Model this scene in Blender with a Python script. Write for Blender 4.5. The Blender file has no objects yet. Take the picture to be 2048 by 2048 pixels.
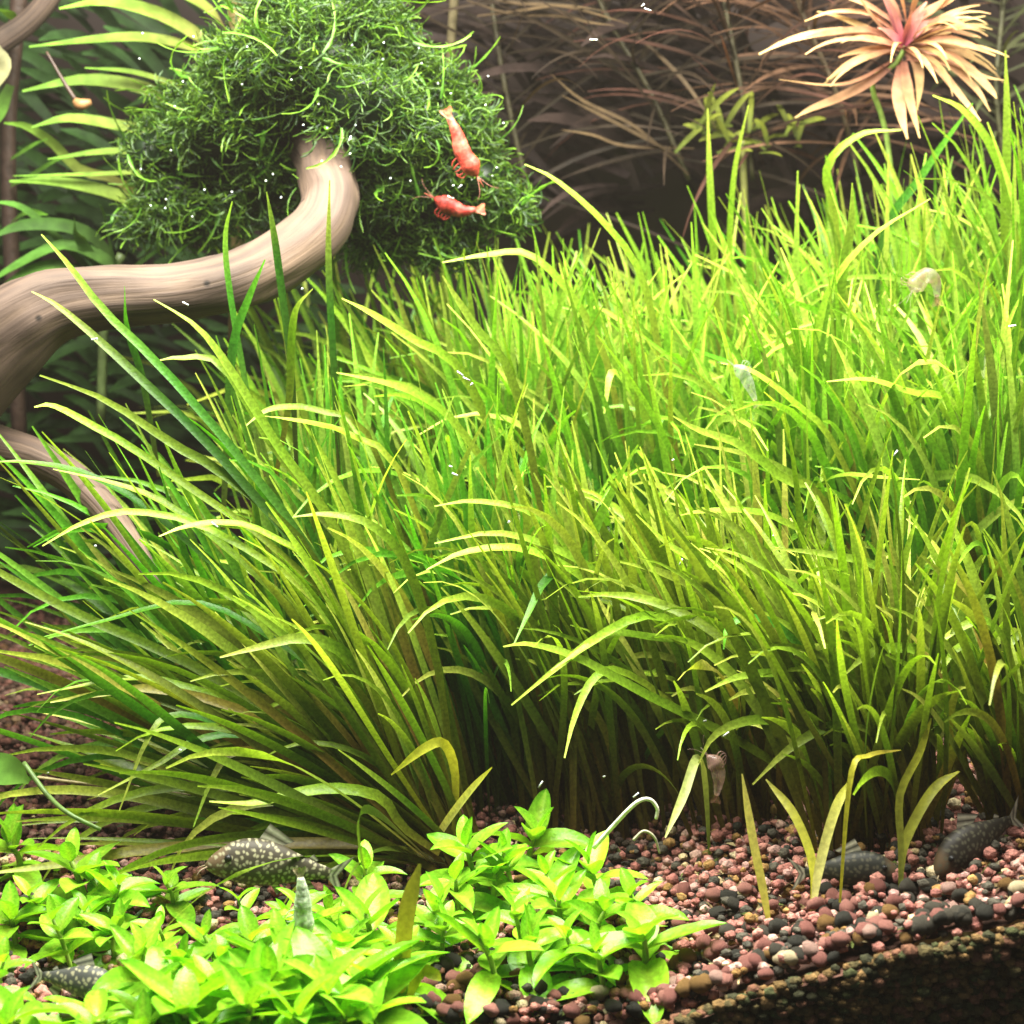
import bpy, math, random
from mathutils import Vector, Matrix, noise
R = random.Random(7)
scene = bpy.context.scene
C = scene.collection
PI = math.pi
scene.unit_settings.scale_length = 0.1          # 1 unit = 10 cm

# ------------------------------------------------------------------ camera
CAM = Vector((0, 0, 2.6)); PITCH = math.radians(12.0); TANH = math.tan(math.radians(14.0))
cd = bpy.data.cameras.new('camera'); cam = bpy.data.objects.new('camera', cd); C.objects.link(cam)
cam.location = CAM; cam.rotation_euler = (PI/2 - PITCH, 0, 0)
cd.sensor_width = 36; cd.lens = 18/TANH; cd.clip_start = 0.05; cd.clip_end = 100
cd.dof.use_dof = True; cd.dof.focus_distance = 6.4; cd.dof.aperture_fstop = 1.8
scene.camera = cam
# ------------------------------------------------------------------ world, lamp, exposure
w = bpy.data.worlds.new('World'); scene.world = w; w.use_nodes = True
bg = w.node_tree.nodes['Background']; bg.inputs[0].default_value = (0.62, 0.70, 0.72, 1); bg.inputs[1].default_value = 0.17
def lamp(name, loc, sx, sy, power, col, rot=(0, 0, 0)):
    ld = bpy.data.lights.new(name, 'AREA'); ld.shape = 'RECTANGLE'; ld.size = sx; ld.size_y = sy
    ld.energy = power; ld.color = col
    o = bpy.data.objects.new(name, ld); C.objects.link(o); o.location = loc; o.rotation_euler = rot
    return o
lamp('tank_lamp', (0.0, 6.2, 4.6), 5.2, 2.1, 1740, (1.0, 0.98, 0.88))
scene.view_settings.view_transform = 'Standard'; scene.view_settings.look = 'None'
scene.view_settings.exposure = 0.0; scene.view_settings.gamma = 1.0
scene.cycles.max_bounces = 8; scene.cycles.diffuse_bounces = 3; scene.cycles.transmission_bounces = 6
scene.cycles.transparent_max_bounces = 8
scene.cycles.use_denoising = True
scene.cycles.sample_clamp_indirect = 6

# ------------------------------------------------------------------ helpers
V2 = 2048/1932
FW = Vector((0, math.cos(PITCH), -math.sin(PITCH))); UP = Vector((0, math.sin(PITCH), math.cos(PITCH)))
def ray(px, py):
    u = (px*V2-1024)/1024*TANH; v = -(py*V2-1024)/1024*TANH
    return FW + Vector((1, 0, 0))*u + UP*v
def at(px, py, Y):
    d = ray(px, py); return CAM + d*(Y/d.y)
GY = 5.3
GP = [(-4, 0.0), (0.15, 0.0), (0.37, 0.02), (0.66, 0.135), (1.10, 0.265), (1.41, 0.33), (2.2, 0.44), (4, 0.5)]
def lerp(a, b, t): return a+(b-a)*t
def prof(x):
    for (x0, z0), (x1, z1) in zip(GP, GP[1:]):
        if x <= x1: return lerp(z0, z1, max(0, (x-x0)/(x1-x0)))
    return GP[-1][1]
def ground(x, y):
    s = max(0.0, y-GY)
    xs = x - 0.10*s
    z = prof(xs)*(1-0.05*s) + 0.045*s
    return z + 0.03*noise.noise(Vector((x*1.3, y*1.3, 2)))*min(1, s*2)
def on_ground(px, py, h=0.0):
    d = ray(px, py); lo, hi = 4.0, 12.0
    for _ in range(40):
        t = (lo+hi)/2; p = CAM+d*t
        if p.z > ground(p.x, p.y)+h: lo = t
        else: hi = t
    return CAM+d*lo
def lin(c): return tuple(((x/255)/12.92 if x/255 <= .04045 else (((x/255)+.055)/1.055)**2.4) for x in c)
def mixc(a, b, t): return tuple(lerp(x, y, t) for x, y in zip(a, b))

class MB:
    def __init__(s): s.v = []; s.f = []; s.c = []; s.smooth = True
    def add(s, verts, faces, cols):
        n = len(s.v); s.v += [tuple(p) for p in verts]
        s.f += [tuple(i+n for i in f) for f in faces]
        if isinstance(cols, tuple): cols = [cols]*len(verts)
        s.c += cols
    def mesh(s, name, m):
        me = bpy.data.meshes.new(name); me.from_pydata(s.v, [], s.f)
        a = me.color_attributes.new('col', 'FLOAT_COLOR', 'POINT')
        buf = []
        for c in s.c: buf += [c[0], c[1], c[2], 1.0]
        a.data.foreach_set('color', buf)
        if s.smooth: me.polygons.foreach_set('use_smooth', [True]*len(me.polygons))
        me.materials.append(m); me.update()
        return me
    def build(s, name, m, parent=None):
        return link(name, s.mesh(name, m), parent)
def link(name, me, parent=None, M=None):
    o = bpy.data.objects.new(name, me); C.objects.link(o)
    if parent is not None:
        o.parent = parent
        if M is None: o.matrix_parent_inverse = Matrix.Translation(parent.location).inverted()
    if M is not None: o.matrix_basis = M
    return o
def tag(o, label=None, cat=None, group=None, kind=None):
    if label: o['label'] = label
    if cat: o['category'] = cat
    if group: o['group'] = group
    if kind: o['kind'] = kind
    return o
def empty(name, loc, label, cat, group=None):
    o = bpy.data.objects.new(name, None); C.objects.link(o); o.location = loc; o.empty_display_size = .05
    return tag(o, label, cat, group)

def catmull(P, n):
    P = [Vector(p) for p in P]; Q = [P[0]*2-P[1]] + P + [P[-1]*2-P[-2]]
    out = []
    m = len(P)-1
    for i in range(n+1):
        t = i/n*m; k = min(int(t), m-1); t -= k
        a, b, c, d = Q[k], Q[k+1], Q[k+2], Q[k+3]
        out.append(0.5*((2*b)+(c-a)*t+(2*a-5*b+4*c-d)*t*t+(3*b-a-3*c+d)*t*t*t))
    return out
def tangents(P):
    T = []
    for i in range(len(P)):
        d = P[min(i+1, len(P)-1)]-P[max(i-1, 0)]
        T.append(d.normalized() if d.length > 1e-9 else Vector((0, 0, 1)))
    return T
def ribbon(mb, P, width, N, cols, fold=0.25, base_w=0.55, tip=0.35, twist=0.0):
    """leaf blade with a folded midrib: three vertices across"""
    T = tangents(P); n = len(P)-1; vs = []; cs = []; fs = []
    for i, p in enumerate(P):
        t = i/n
        nn = N
        if twist: nn = Matrix.Rotation(twist*t, 3, T[i]) @ N
        s = T[i].cross(nn)
        if s.length < 1e-4: s = T[i].cross(Vector((0.3, -1, 0.2)))
        s.normalize(); up = s.cross(T[i]).normalized()
        wd = width*(base_w+(1-base_w)*min(1, t/0.35))
        if t > 1-tip: wd *= max(0.16, 1-((t-(1-tip))/tip)**2.2)
        vs += [p - s*wd*.5, p - up*wd*fold*0.5, p + s*wd*.5]
        c = cols(t); cs += [c, mixc(c, tuple(x*.9 for x in c), .5), c]
    for i in range(n):
        a = i*3
        fs += [(a, a+1, a+4, a+3), (a+1, a+2, a+5, a+4)]
    mb.add(vs, fs, cs)
def tube(mb, P, rad, sides, cols, cap=True, lump=0.0, seed=0):
    T = tangents(P); n = len(P)-1; vs = []; cs = []; fs = []
    ref = Vector((0.1, -1, 0.3))
    for i, p in enumerate(P):
        t = i/n
        s = T[i].cross(ref).normalized(); u = s.cross(T[i]).normalized()
        r = rad(t) if callable(rad) else rad[i]
        for k in range(sides):
            a = 2*PI*k/sides
            d = s*math.cos(a)+u*math.sin(a)
            rr = r
            if lump: rr *= 1+lump*noise.noise(p*2.2+d*1.3+Vector((seed, 0, 0)))+lump*.35*noise.noise(p*7+d*2.5)+lump*.10*noise.noise(Vector((p.dot(T[i])*1.5, math.cos(a)*6, math.sin(a)*6)))
            vs.append(p+d*rr)
            cs.append(cols(t) if callable(cols) else cols)
    for i in range(n):
        for k in range(sides):
            a = i*sides+k; b = i*sides+(k+1) % sides
            fs.append((a, b, b+sides, a+sides))
    if cap:
        fs.append(tuple(range(sides-1, -1, -1))); fs.append(tuple(range(n*sides, n*sides+sides)))
    mb.add(vs, fs, cs)

# ------------------------------------------------------------------ materials
def nm(name):
    m = bpy.data.materials.new(name); m.use_nodes = True; nt = m.node_tree; nt.nodes.clear()
    return m, nt, nt.nodes, nt.links
def leaf_mat(name, transl=0.4, rough=0.35, speck=0.0, tint=(1.25, 1.1, 0.45), spec=0.4, var=0.25, scale=30):
    m, nt, N, L = nm(name)
    at_ = N.new('ShaderNodeAttribute'); at_.attribute_name = 'col'
    oi = N.new('ShaderNodeObjectInfo')
    hs = N.new('ShaderNodeHueSaturation')
    mr = N.new('ShaderNodeMapRange'); mr.inputs[3].default_value = 1-var; mr.inputs[4].default_value = 1+var
    L.new(oi.outputs['Random'], mr.inputs[0]); L.new(mr.outputs[0], hs.inputs['Value'])
    L.new(at_.outputs['Color'], hs.inputs['Color'])
    tc = N.new('ShaderNodeTexCoord')
    nz = N.new('ShaderNodeTexNoise'); nz.inputs['Scale'].default_value = scale; nz.inputs['Detail'].default_value = 4
    L.new(tc.outputs['Object'], nz.inputs['Vector'])
    mx = N.new('ShaderNodeMix'); mx.data_type = 'RGBA'; mx.blend_type = 'MULTIPLY'
    r2 = N.new('ShaderNodeMapRange'); r2.inputs[1].default_value = .35; r2.inputs[2].default_value = .65
    r2.inputs[3].default_value = 1-0.2-speck; r2.inputs[4].default_value = 1.15
    L.new(nz.outputs['Fac'], r2.inputs[0])
    mx.inputs['Factor'].default_value = 1.0
    L.new(hs.outputs['Color'], mx.inputs[6]); L.new(r2.outputs[0], mx.inputs[7])
    p = N.new('ShaderNodeBsdfPrincipled'); p.inputs['Roughness'].default_value = rough
    p.inputs['Specular IOR Level'].default_value = spec
    L.new(mx.outputs[2], p.inputs['Base Color'])
    bmp = N.new('ShaderNodeBump'); bmp.inputs['Strength'].default_value = 0.15; bmp.inputs['Distance'].default_value = .01
    L.new(nz.outputs['Fac'], bmp.inputs['Height']); L.new(bmp.outputs[0], p.inputs['Normal'])
    tr = N.new('ShaderNodeBsdfTranslucent')
    tm = N.new('ShaderNodeMix'); tm.data_type = 'RGBA'; tm.blend_type = 'MULTIPLY'; tm.inputs['Factor'].default_value = 1
    tm.inputs[7].default_value = (*tint, 1); L.new(mx.outputs[2], tm.inputs[6]); L.new(tm.outputs[2], tr.inputs['Color'])
    ms = N.new('ShaderNodeMixShader'); ms.inputs[0].default_value = transl
    L.new(p.outputs[0], ms.inputs[1]); L.new(tr.outputs[0], ms.inputs[2])
    o = N.new('ShaderNodeOutputMaterial'); L.new(ms.outputs[0], o.inputs[0])
    return m
def attr_mat(name, rough=0.6, spec=0.4, nscale=25, amt=0.35, bump=0.3, sub=0.0):
    m, nt, N, L = nm(name)
    a = N.new('ShaderNodeAttribute'); a.attribute_name = 'col'
    tc = N.new('ShaderNodeTexCoord')
    nz = N.new('ShaderNodeTexNoise'); nz.inputs['Scale'].default_value = nscale; nz.inputs['Detail'].default_value = 6
    L.new(tc.outputs['Object'], nz.inputs['Vector'])
    r2 = N.new('ShaderNodeMapRange'); r2.inputs[1].default_value = .3; r2.inputs[2].default_value = .7
    r2.inputs[3].default_value = 1-amt; r2.inputs[4].default_value = 1+amt
    L.new(nz.outputs['Fac'], r2.inputs[0])
    mx = N.new('ShaderNodeMix'); mx.data_type = 'RGBA'; mx.blend_type = 'MULTIPLY'; mx.inputs['Factor'].default_value = 1
    L.new(a.outputs['Color'], mx.inputs[6]); L.new(r2.outputs[0], mx.inputs[7])
    p = N.new('ShaderNodeBsdfPrincipled'); p.inputs['Roughness'].default_value = rough
    p.inputs['Specular IOR Level'].default_value = spec
    if sub: p.inputs['Subsurface Weight'].default_value = sub; p.inputs['Subsurface Radius'].default_value = (.05, .03, .02); p.inputs['Subsurface Scale'].default_value = .5
    L.new(mx.outputs[2], p.inputs['Base Color'])
    b = N.new('ShaderNodeBump'); b.inputs['Strength'].default_value = bump; b.inputs['Distance'].default_value = .02
    L.new(nz.outputs['Fac'], b.inputs['Height']); L.new(b.outputs[0], p.inputs['Normal'])
    o = N.new('ShaderNodeOutputMaterial'); L.new(p.outputs[0], o.inputs[0])
    return m
M_grass = leaf_mat('grass_blade', 0.40, 0.34, 0.09, tint=(1.02, 1.2, .4), spec=.22, var=0.32, scale=90)
M_carpet = leaf_mat('carpet_leaf', 0.40, 0.30, 0.05, tint=(1.1, 1.15, .4), spec=0.28, var=0.34, scale=14)
M_moss = leaf_mat('moss_frond', 0.35, 0.4, 0.0, var=0.4, scale=20)
M_back = leaf_mat('back_leaf', 0.35, 0.6, 0.1, tint=(1.2, 1.0, .6), spec=0.12, var=0.3, scale=18)
M_seed = leaf_mat('seedling_blade', 0.5, 0.4, 0.0, tint=(1.15, 1.05, .5), spec=0.3, var=0.1, scale=60)
M_pebble = attr_mat('pebble', 0.9, 0.15, 60, 0.55, 0.8)
M_soil = attr_mat('soil', 0.9, 0.2, 9, 0.7, 0.6)
M_dark = attr_mat('dark_panel', 0.5, 0.2, 1.2, 0.35, 0.0)
M_root = attr_mat('stem', 0.5, 0.4, 30, 0.3, 0.2)
M_shell = attr_mat('shrimp_shell', 0.45, 0.25, 70, 0.6, 0.2, 0.2)
M_glassy = attr_mat('glassy_shell', 0.25, 0.5, 40, 0.35, 0.1, 0.0)
_nt = M_glassy.node_tree; _tr = _nt.nodes.new('ShaderNodeBsdfTransparent'); _ms = _nt.nodes.new('ShaderNodeMixShader'); _ms.inputs[0].default_value = .74
_p = [q for q in _nt.nodes if q.type == 'BSDF_PRINCIPLED'][0]; _o = [q for q in _nt.nodes if q.type == 'OUTPUT_MATERIAL'][0]
_nt.links.new(_p.outputs[0], _ms.inputs[1]); _nt.links.new(_tr.outputs[0], _ms.inputs[2]); _nt.links.new(_ms.outputs[0], _o.inputs[0])

def wood_mat():
    m, nt, N, L = nm('driftwood')
    tc = N.new('ShaderNodeTexCoord'); a = N.new('ShaderNodeAttribute'); a.attribute_name = 'grain'
    mp = N.new('ShaderNodeMapping'); mp.inputs['Scale'].default_value = (1.1, 7, 7)
    L.new(a.outputs['Vector'], mp.inputs[0])
    nz = N.new('ShaderNodeTexNoise'); nz.inputs['Scale'].default_value = 2.2; nz.inputs['Detail'].default_value = 8; nz.inputs['Distortion'].default_value = .3
    L.new(mp.outputs[0], nz.inputs['Vector'])
    cr = N.new('ShaderNodeValToRGB'); e = cr.color_ramp.elements
    e[0].position = .28; e[0].color = (.040, .026, .020, 1); e[1].position = .75; e[1].color = (.122, .082, .054, 1)
    k = e.new(.48); k.color = (.076, .051, .038, 1)
    L.new(nz.outputs['Fac'], cr.inputs[0])
    vo = N.new('ShaderNodeTexVoronoi'); vo.inputs['Scale'].default_value = 6.5
    L.new(tc.outputs['Object'], vo.inputs['Vector'])
    th = N.new('ShaderNodeMapRange'); th.inputs[1].default_value = .05; th.inputs[2].default_value = .11; th.inputs[3].default_value = .15; th.inputs[4].default_value = 1
    L.new(vo.outputs['Distance'], th.inputs[0])
    n2 = N.new('ShaderNodeTexNoise'); n2.inputs['Scale'].default_value = 2.6; n2.inputs['Detail'].default_value = 7; L.new(tc.outputs['Object'], n2.inputs['Vector'])
    r3 = N.new('ShaderNodeMapRange'); r3.inputs[1].default_value = .25; r3.inputs[2].default_value = .75; r3.inputs[3].default_value = .45; r3.inputs[4].default_value = 1.5; L.new(n2.outputs['Fac'], r3.inputs[0])
    m1 = N.new('ShaderNodeMix'); m1.data_type = 'RGBA'; m1.blend_type = 'MULTIPLY'; m1.inputs['Factor'].default_value = 1
    m2 = N.new('ShaderNodeMix'); m2.data_type = 'RGBA'; m2.blend_type = 'MULTIPLY'; m2.inputs['Factor'].default_value = 1
    L.new(cr.outputs[0], m1.inputs[6]); L.new(th.outputs[0], m1.inputs[7]); L.new(m1.outputs[2], m2.inputs[6]); L.new(r3.outputs[0], m2.inputs[7])
    p = N.new('ShaderNodeBsdfPrincipled'); p.inputs['Roughness'].default_value = .7; p.inputs['Specular IOR Level'].default_value = .25
    L.new(m2.outputs[2], p.inputs['Base Color'])
    b = N.new('ShaderNodeBump'); b.inputs['Strength'].default_value = .4; b.inputs['Distance'].default_value = .02
    L.new(nz.outputs['Fac'], b.inputs['Height']); L.new(b.outputs[0], p.inputs['Normal'])
    o = N.new('ShaderNodeOutputMaterial'); L.new(p.outputs[0], o.inputs[0])
    return m
M_wood = wood_mat()
def fish_mat(name, spot):
    m, nt, N, L = nm(name)
    a = N.new('ShaderNodeAttribute'); a.attribute_name = 'col'
    tc = N.new('ShaderNodeTexCoord')
    sx = N.new('ShaderNodeSeparateXYZ'); cx = N.new('ShaderNodeCombineXYZ'); L.new(tc.outputs['Object'], sx.inputs[0])
    L.new(sx.outputs[0], cx.inputs[0]); L.new(sx.outputs[2], cx.inputs[1])
    vo = N.new('ShaderNodeTexVoronoi'); vo.voronoi_dimensions = '2D'; vo.inputs['Scale'].default_value = 58; vo.inputs['Randomness'].default_value = .75
    dn = N.new('ShaderNodeTexNoise'); dn.inputs['Scale'].default_value = 30; L.new(cx.outputs[0], dn.inputs['Vector'])
    ad = N.new('ShaderNodeMix'); ad.data_type = 'RGBA'; ad.blend_type = 'LINEAR_LIGHT'; ad.inputs['Factor'].default_value = .012
    L.new(cx.outputs[0], ad.inputs[6]); L.new(dn.outputs['Color'], ad.inputs[7]); L.new(ad.outputs[2], vo.inputs['Vector'])
    th = N.new('ShaderNodeMapRange'); th.inputs[1].default_value = .16; th.inputs[2].default_value = .40; th.inputs[3].default_value = .85; th.inputs[4].default_value = 0
    L.new(vo.outputs['Distance'], th.inputs[0])
    mx = N.new('ShaderNodeMix'); mx.data_type = 'RGBA'
    L.new(th.outputs[0], mx.inputs['Factor']); L.new(a.outputs['Color'], mx.inputs[6]); mx.inputs[7].default_value = (*spot, 1)
    p = N.new('ShaderNodeBsdfPrincipled'); p.inputs['Roughness'].default_value = .55; p.inputs['Specular IOR Level'].default_value = .25
    L.new(mx.outputs[2], p.inputs['Base Color'])
    o = N.new('ShaderNodeOutputMaterial'); L.new(p.outputs[0], o.inputs[0])
    return m
M_fish = fish_mat('catfish_skin', (.26, .245, .15)); M_fish2 = fish_mat('dark_catfish_skin', (.065, .060, .038))

# ------------------------------------------------------------------ the setting: soil, gravel, tank walls
def grid(name, f, nx, ny, m, colf, parent=None):
    mb = MB(); vs = []; cs = []; fs = []
    for j in range(ny+1):
        for i in range(nx+1):
            p = f(i/nx, j/ny); vs.append(p); cs.append(colf(Vector(p)))
    for j in range(ny):
        for i in range(nx):
            a = j*(nx+1)+i; fs.append((a, a+1, a+nx+2, a+nx+1))
    mb.add(vs, fs, cs); return mb.build(name, m, parent)
bed = grid('gravel_bed', lambda u, v: (lerp(-3.3, 3.3, u), lerp(GY-.04, 10.2, v**1.3), ground(lerp(-3.3, 3.3, u), lerp(GY-.04, 10.2, v**1.3))-0.03),
           90, 70, M_soil, lambda p: (.075, .035, .024))
tag(bed, kind='structure')
def soilcol(p):
    n = noise.noise(p*2.4); k = noise.noise(p*5+Vector((9, 3, 1)))
    c = mixc((.17, .11, .038), (.05, .06, .02), max(0, min(1, .55+n*1.3)))
    return mixc(c, (.20, .11, .055), max(0, k)*.7)
def soilp(u, v):
    x = lerp(-3.3, 3.3, u); top = ground(x, GY+.03)-.012
    z = lerp(-1.2, top, v)
    q = Vector((x*9, z*9, 0)); q2 = Vector((x*26, z*26, 4))
    return (x, GY + 0.035*noise.noise(q)+0.02*noise.noise(q2), z)
soil = grid('soil', soilp, 420, 90, M_soil, soilcol); tag(soil, kind='structure')
def wall(name, P, col):
    mb = MB(); n = 12; vs = []; fs = []; a, b, c, d = map(Vector, P)
    for j in range(n+1):
        for i in range(n+1):
            vs.append(a.lerp(b, i/n).lerp(d.lerp(c, i/n), j/n))
    for j in range(n):
        for i in range(n):
            q = j*(n+1)+i; fs.append((q, q+1, q+n+2, q+n+1))
    mb.add(vs, fs, col); o = mb.build(name, M_dark); tag(o, kind='structure'); return o
wall('back_wall', [(-3.3, 10.2, -1), (3.3, 10.2, -1), (3.3, 10.2, 4.3), (-3.3, 10.2, 4.3)], (.040, .026, .022))
wall('side_wall', [(-3.3, 5.3, -1), (-3.3, 10.2, -1), (-3.3, 10.2, 4.3), (-3.3, 5.3, 4.3)], (.03, .035, .03))
wall('side_wall', [(3.3, 10.2, -1), (3.3, 5.3, -1), (3.3, 5.3, 4.3), (3.3, 10.2, 4.3)], (.03, .035, .03))

# pebbles
def ico(sub):
    import bmesh
    bm = bmesh.new(); bmesh.ops.create_icosphere(bm, subdivisions=sub, radius=1)
    v = [x.co.copy() for x in bm.verts]; f = [tuple(y.index for y in x.verts) for x in bm.faces]; bm.free(); return v, f
ICO2 = ico(2); ICO1 = ico(1)
def pebcol(rr, p):
    r = rr.random()
    if r < .46: c = mixc((.25, .095, .078), (.42, .19, .15), rr.random())
    elif r < .60: c = mixc((.34, .19, .17), (.46, .29, .23), rr.random())
    elif r < .68: c = mixc((.20, .11, .035), (.34, .20, .07), rr.random())
    elif r < .95: c = mixc((.030, .030, .024), (.085, .075, .055), rr.random())
    else: c = mixc((.46, .33, .16), (.62, .52, .32), rr.random())
    return c
def pebshape(rr, base):
    s = Vector((1, lerp(.75, 1.1, rr.random()), lerp(.62, .95, rr.random()))); o = Vector((rr.random()*50, rr.random()*50, 0))
    return [Vector((q.x*s.x, q.y*s.y, q.z*s.z))*(1+.34*noise.noise(q*1.3+o)) for q in base]
rp = random.Random(3)
peb = []
y = GY+.03
while y < 9.4:
    step = .033
    x = -2.8+rp.random()*step
    while x < 2.8:
        px = x+rp.uniform(-.02, .02); py = y+rp.uniform(-.02, .02)
        if abs(px) < 0.26*py+.5: peb.append((px, py, rp.uniform(.011, .0235)))
        x += step
    y += step*.85
for _ in range(3400):                                     # a second, loose layer
    py = GY+.03+rp.random()**1.5*2.2; px = rp.uniform(-1.0, 1.0)*(.26*py+.1); peb.append((px, py, rp.uniform(.011, .027)))
def in_view(p):
    d = p-CAM; k = d.dot(FW); u = d.x/k/TANH; v = d.dot(UP)/k/TANH
    return abs(u) < 1.0 and abs(v) < 1.0, u, v
scored = []
for i, (px, py, r) in enumerate(peb):
    p = Vector((px, py, ground(px, py)+rp.uniform(-.012, .012)+(0.03 if i >= len(peb)-3400 else 0)))
    ok, u, v = in_view(p)
    open_ = ok and u > -.18 and v < -.6 and v < -.72+.0*u and not (u < .32 and v > -.9+.0 and u < .3 and v > -.86)
    left = ok and u < -.55 and -.62 < v < -.42
    scored.append((-(r/py) if (open_ or left) else 1, i, p, r))
scored.sort(key=lambda s: s[:2])
variants = []
for k in range(28):
    mb = MB(); c = pebcol(rp, None); mb.add(pebshape(rp, ICO2[0]), ICO2[1], c)
    variants.append(mb.mesh('pebble', M_pebble))
for k, (sc_, i, p, r) in enumerate(scored[:300]):
    q = Matrix.Rotation(rp.uniform(0, 6.28), 4, Vector((rp.gauss(0, .3), rp.gauss(0, .3), 1)).normalized())
    link('pebble', variants[k % 28], bed, Matrix.Translation(p) @ q @ Matrix.Scale(r*1.1, 4))
mb = MB()
for sc_, i, p, r in scored[300:]:
    sh = pebshape(rp, ICO1[0]); a = rp.uniform(0, 6.28); ca, sa = math.cos(a), math.sin(a)
    c = pebcol(rp, p)
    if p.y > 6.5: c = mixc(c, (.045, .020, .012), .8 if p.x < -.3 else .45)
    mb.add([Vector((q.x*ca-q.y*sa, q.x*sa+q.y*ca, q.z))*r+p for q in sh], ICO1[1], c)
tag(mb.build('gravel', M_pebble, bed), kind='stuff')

mb = MB(); rd = random.Random(19)                        # grains pressed against the glass
for k in range(3800):
    px = rd.uniform(-.2, 1.75); zt = ground(px, GY+.03)-.015; z = zt-rd.random()**1.2*.55
    r = rd.uniform(.010, .026); p = Vector((px, GY-.03+rd.uniform(-.01, .02), z))
    c = rd.choice([(.10, .062, .022), (.16, .095, .036), (.045, .05, .018), (.03, .03, .014), (.13, .06, .035), (.07, .055, .022)])
    mb.add([q*r+p for q in pebshape(rd, ICO1[0])], ICO1[1], c)
tag(mb.build('grain_layer', M_pebble, soil), kind='stuff')
# mulm: chips, leaf scraps and rootlets between the stones
mb = MB(); rd = random.Random(9)
for k in range(1500):
    py = GY+.03+rd.random()**1.3*1.6; px = rd.uniform(-1, 1)*(.26*py+.1)
    p = Vector((px, py, ground(px, py)+rd.uniform(.008, .03))); a = rd.uniform(0, 6.28)
    L = rd.uniform(.008, .03); d = Vector((math.cos(a), math.sin(a), rd.gauss(0, .3)))
    c = rd.choice([(.05, .035, .015), (.10, .07, .03), (.03, .035, .015), (.30, .24, .12), (.07, .09, .02)])
    ribbon(mb, [p-d*L, p+Vector((0, 0, .004)), p+d*L], rd.uniform(.003, .016), Vector((rd.gauss(0, .5), rd.gauss(0, .5), 1)).normalized(), lambda t: c)
tag(mb.build('debris', M_pebble, bed), kind='stuff')
HAZE = 0.0013
if HAZE:
    m, nt, N, L = nm('haze'); pv = N.new('ShaderNodeVolumePrincipled'); pv.inputs['Color'].default_value = (.88, .78, .66, 1); pv.inputs['Density'].default_value = HAZE
    oo = N.new('ShaderNodeOutputMaterial'); L.new(pv.outputs[0], oo.inputs['Volume'])
    mb = MB(); x0, x1, y0, y1, z0, z1 = -3.8, 3.8, -.6, 10.6, -2.2, 4.5
    # the box stays below the lamp, outside the panels, under the bed
    vs = [(x, y_, z) for z in (z0, z1) for y_ in (y0, y1) for x in (x0, x1)]
    mb.smooth = False; mb.add(vs, [(0, 2, 3, 1), (4, 5, 7, 6), (0, 1, 5, 4), (2, 6, 7, 3), (0, 4, 6, 2), (1, 3, 7, 5)], (1, 1, 1))
    tag(mb.build('haze', m), kind='stuff')
# ------------------------------------------------------------------ driftwood
def wood(name, pts, label, Y, sides=30, n=80, seed=0):
    P0 = [at(a, b, yy) for (a, b, r, yy) in pts]; S = [0.00206*r*(yy/7.8)*1.0 for (a, b, r, yy) in pts]
    P = catmull(P0, n); RR = catmull([(s, 0, 0) for s in S], n)
    mb = MB(); tube(mb, P, [max(.01, q.x) for q in RR], sides, (1, 1, 1), True, 0.20, seed)
    # knots and grooves along the grain
    o = mb.build(name, M_wood)
    me = o.data; g = me.attributes.new('grain', 'FLOAT_VECTOR', 'POINT'); buf = []
    acc = 0
    for i in range(len(P)):
        if i: acc += (P[i]-P[i-1]).length
        for k in range(sides):
            a = 2*PI*k/sides; buf += [acc, math.cos(a)*.25, math.sin(a)*.25]
    g.data.foreach_set('vector', buf)
    return tag(o, label, 'driftwood')
wood('driftwood_branch', [(-160, 800, 100, 7.0), (-60, 690, 98, 7.0), (30, 615, 84, 7.0), (110, 572, 68, 7.02), (210, 558, 60, 7.05), (330, 552, 56, 7.1), (440, 528, 55, 7.15), (530, 486, 56, 7.25), (595, 437, 57, 7.35), (622, 385, 56, 7.45), (616, 335, 52, 7.6), (600, 285, 48, 7.8), (540, 220, 36, 7.95)],
     'thick pale driftwood branch curving from the left edge up under the moss', 7.2)
wood('driftwood_root', [(-80, 815, 40, 7.1), (0, 845, 40, 7.05), (70, 865, 36, 7.0), (140, 905, 32, 6.95), (200, 965, 31, 6.8), (255, 1045, 25, 6.66), (300, 1110, 14, 6.55)],
     'thin pinkish driftwood root sloping down behind the leaning grass, lower left', 7.0, 14, 24, 5)
wood('driftwood_twig', [(-60, 120, 24, 8.3), (0, 80, 22, 8.3), (50, 45, 20, 8.3), (90, 0, 20, 8.3), (120, -60, 20, 8.3)],
     'brown driftwood twig crossing the top left corner', 8.3, 12, 16, 9)

# ------------------------------------------------------------------ grass tufts
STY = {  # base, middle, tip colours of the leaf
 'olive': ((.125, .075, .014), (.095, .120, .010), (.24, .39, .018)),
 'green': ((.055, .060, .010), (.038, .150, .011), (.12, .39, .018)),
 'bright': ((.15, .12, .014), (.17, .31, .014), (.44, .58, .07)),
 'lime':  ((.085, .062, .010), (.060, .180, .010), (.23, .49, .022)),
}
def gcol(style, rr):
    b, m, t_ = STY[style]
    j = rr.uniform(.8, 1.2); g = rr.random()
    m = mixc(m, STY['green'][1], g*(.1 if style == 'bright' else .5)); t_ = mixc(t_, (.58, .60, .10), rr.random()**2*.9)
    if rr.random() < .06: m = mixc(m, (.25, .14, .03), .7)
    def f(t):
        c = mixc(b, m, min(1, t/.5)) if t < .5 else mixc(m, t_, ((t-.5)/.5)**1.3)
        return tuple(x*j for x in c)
    return f
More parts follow.
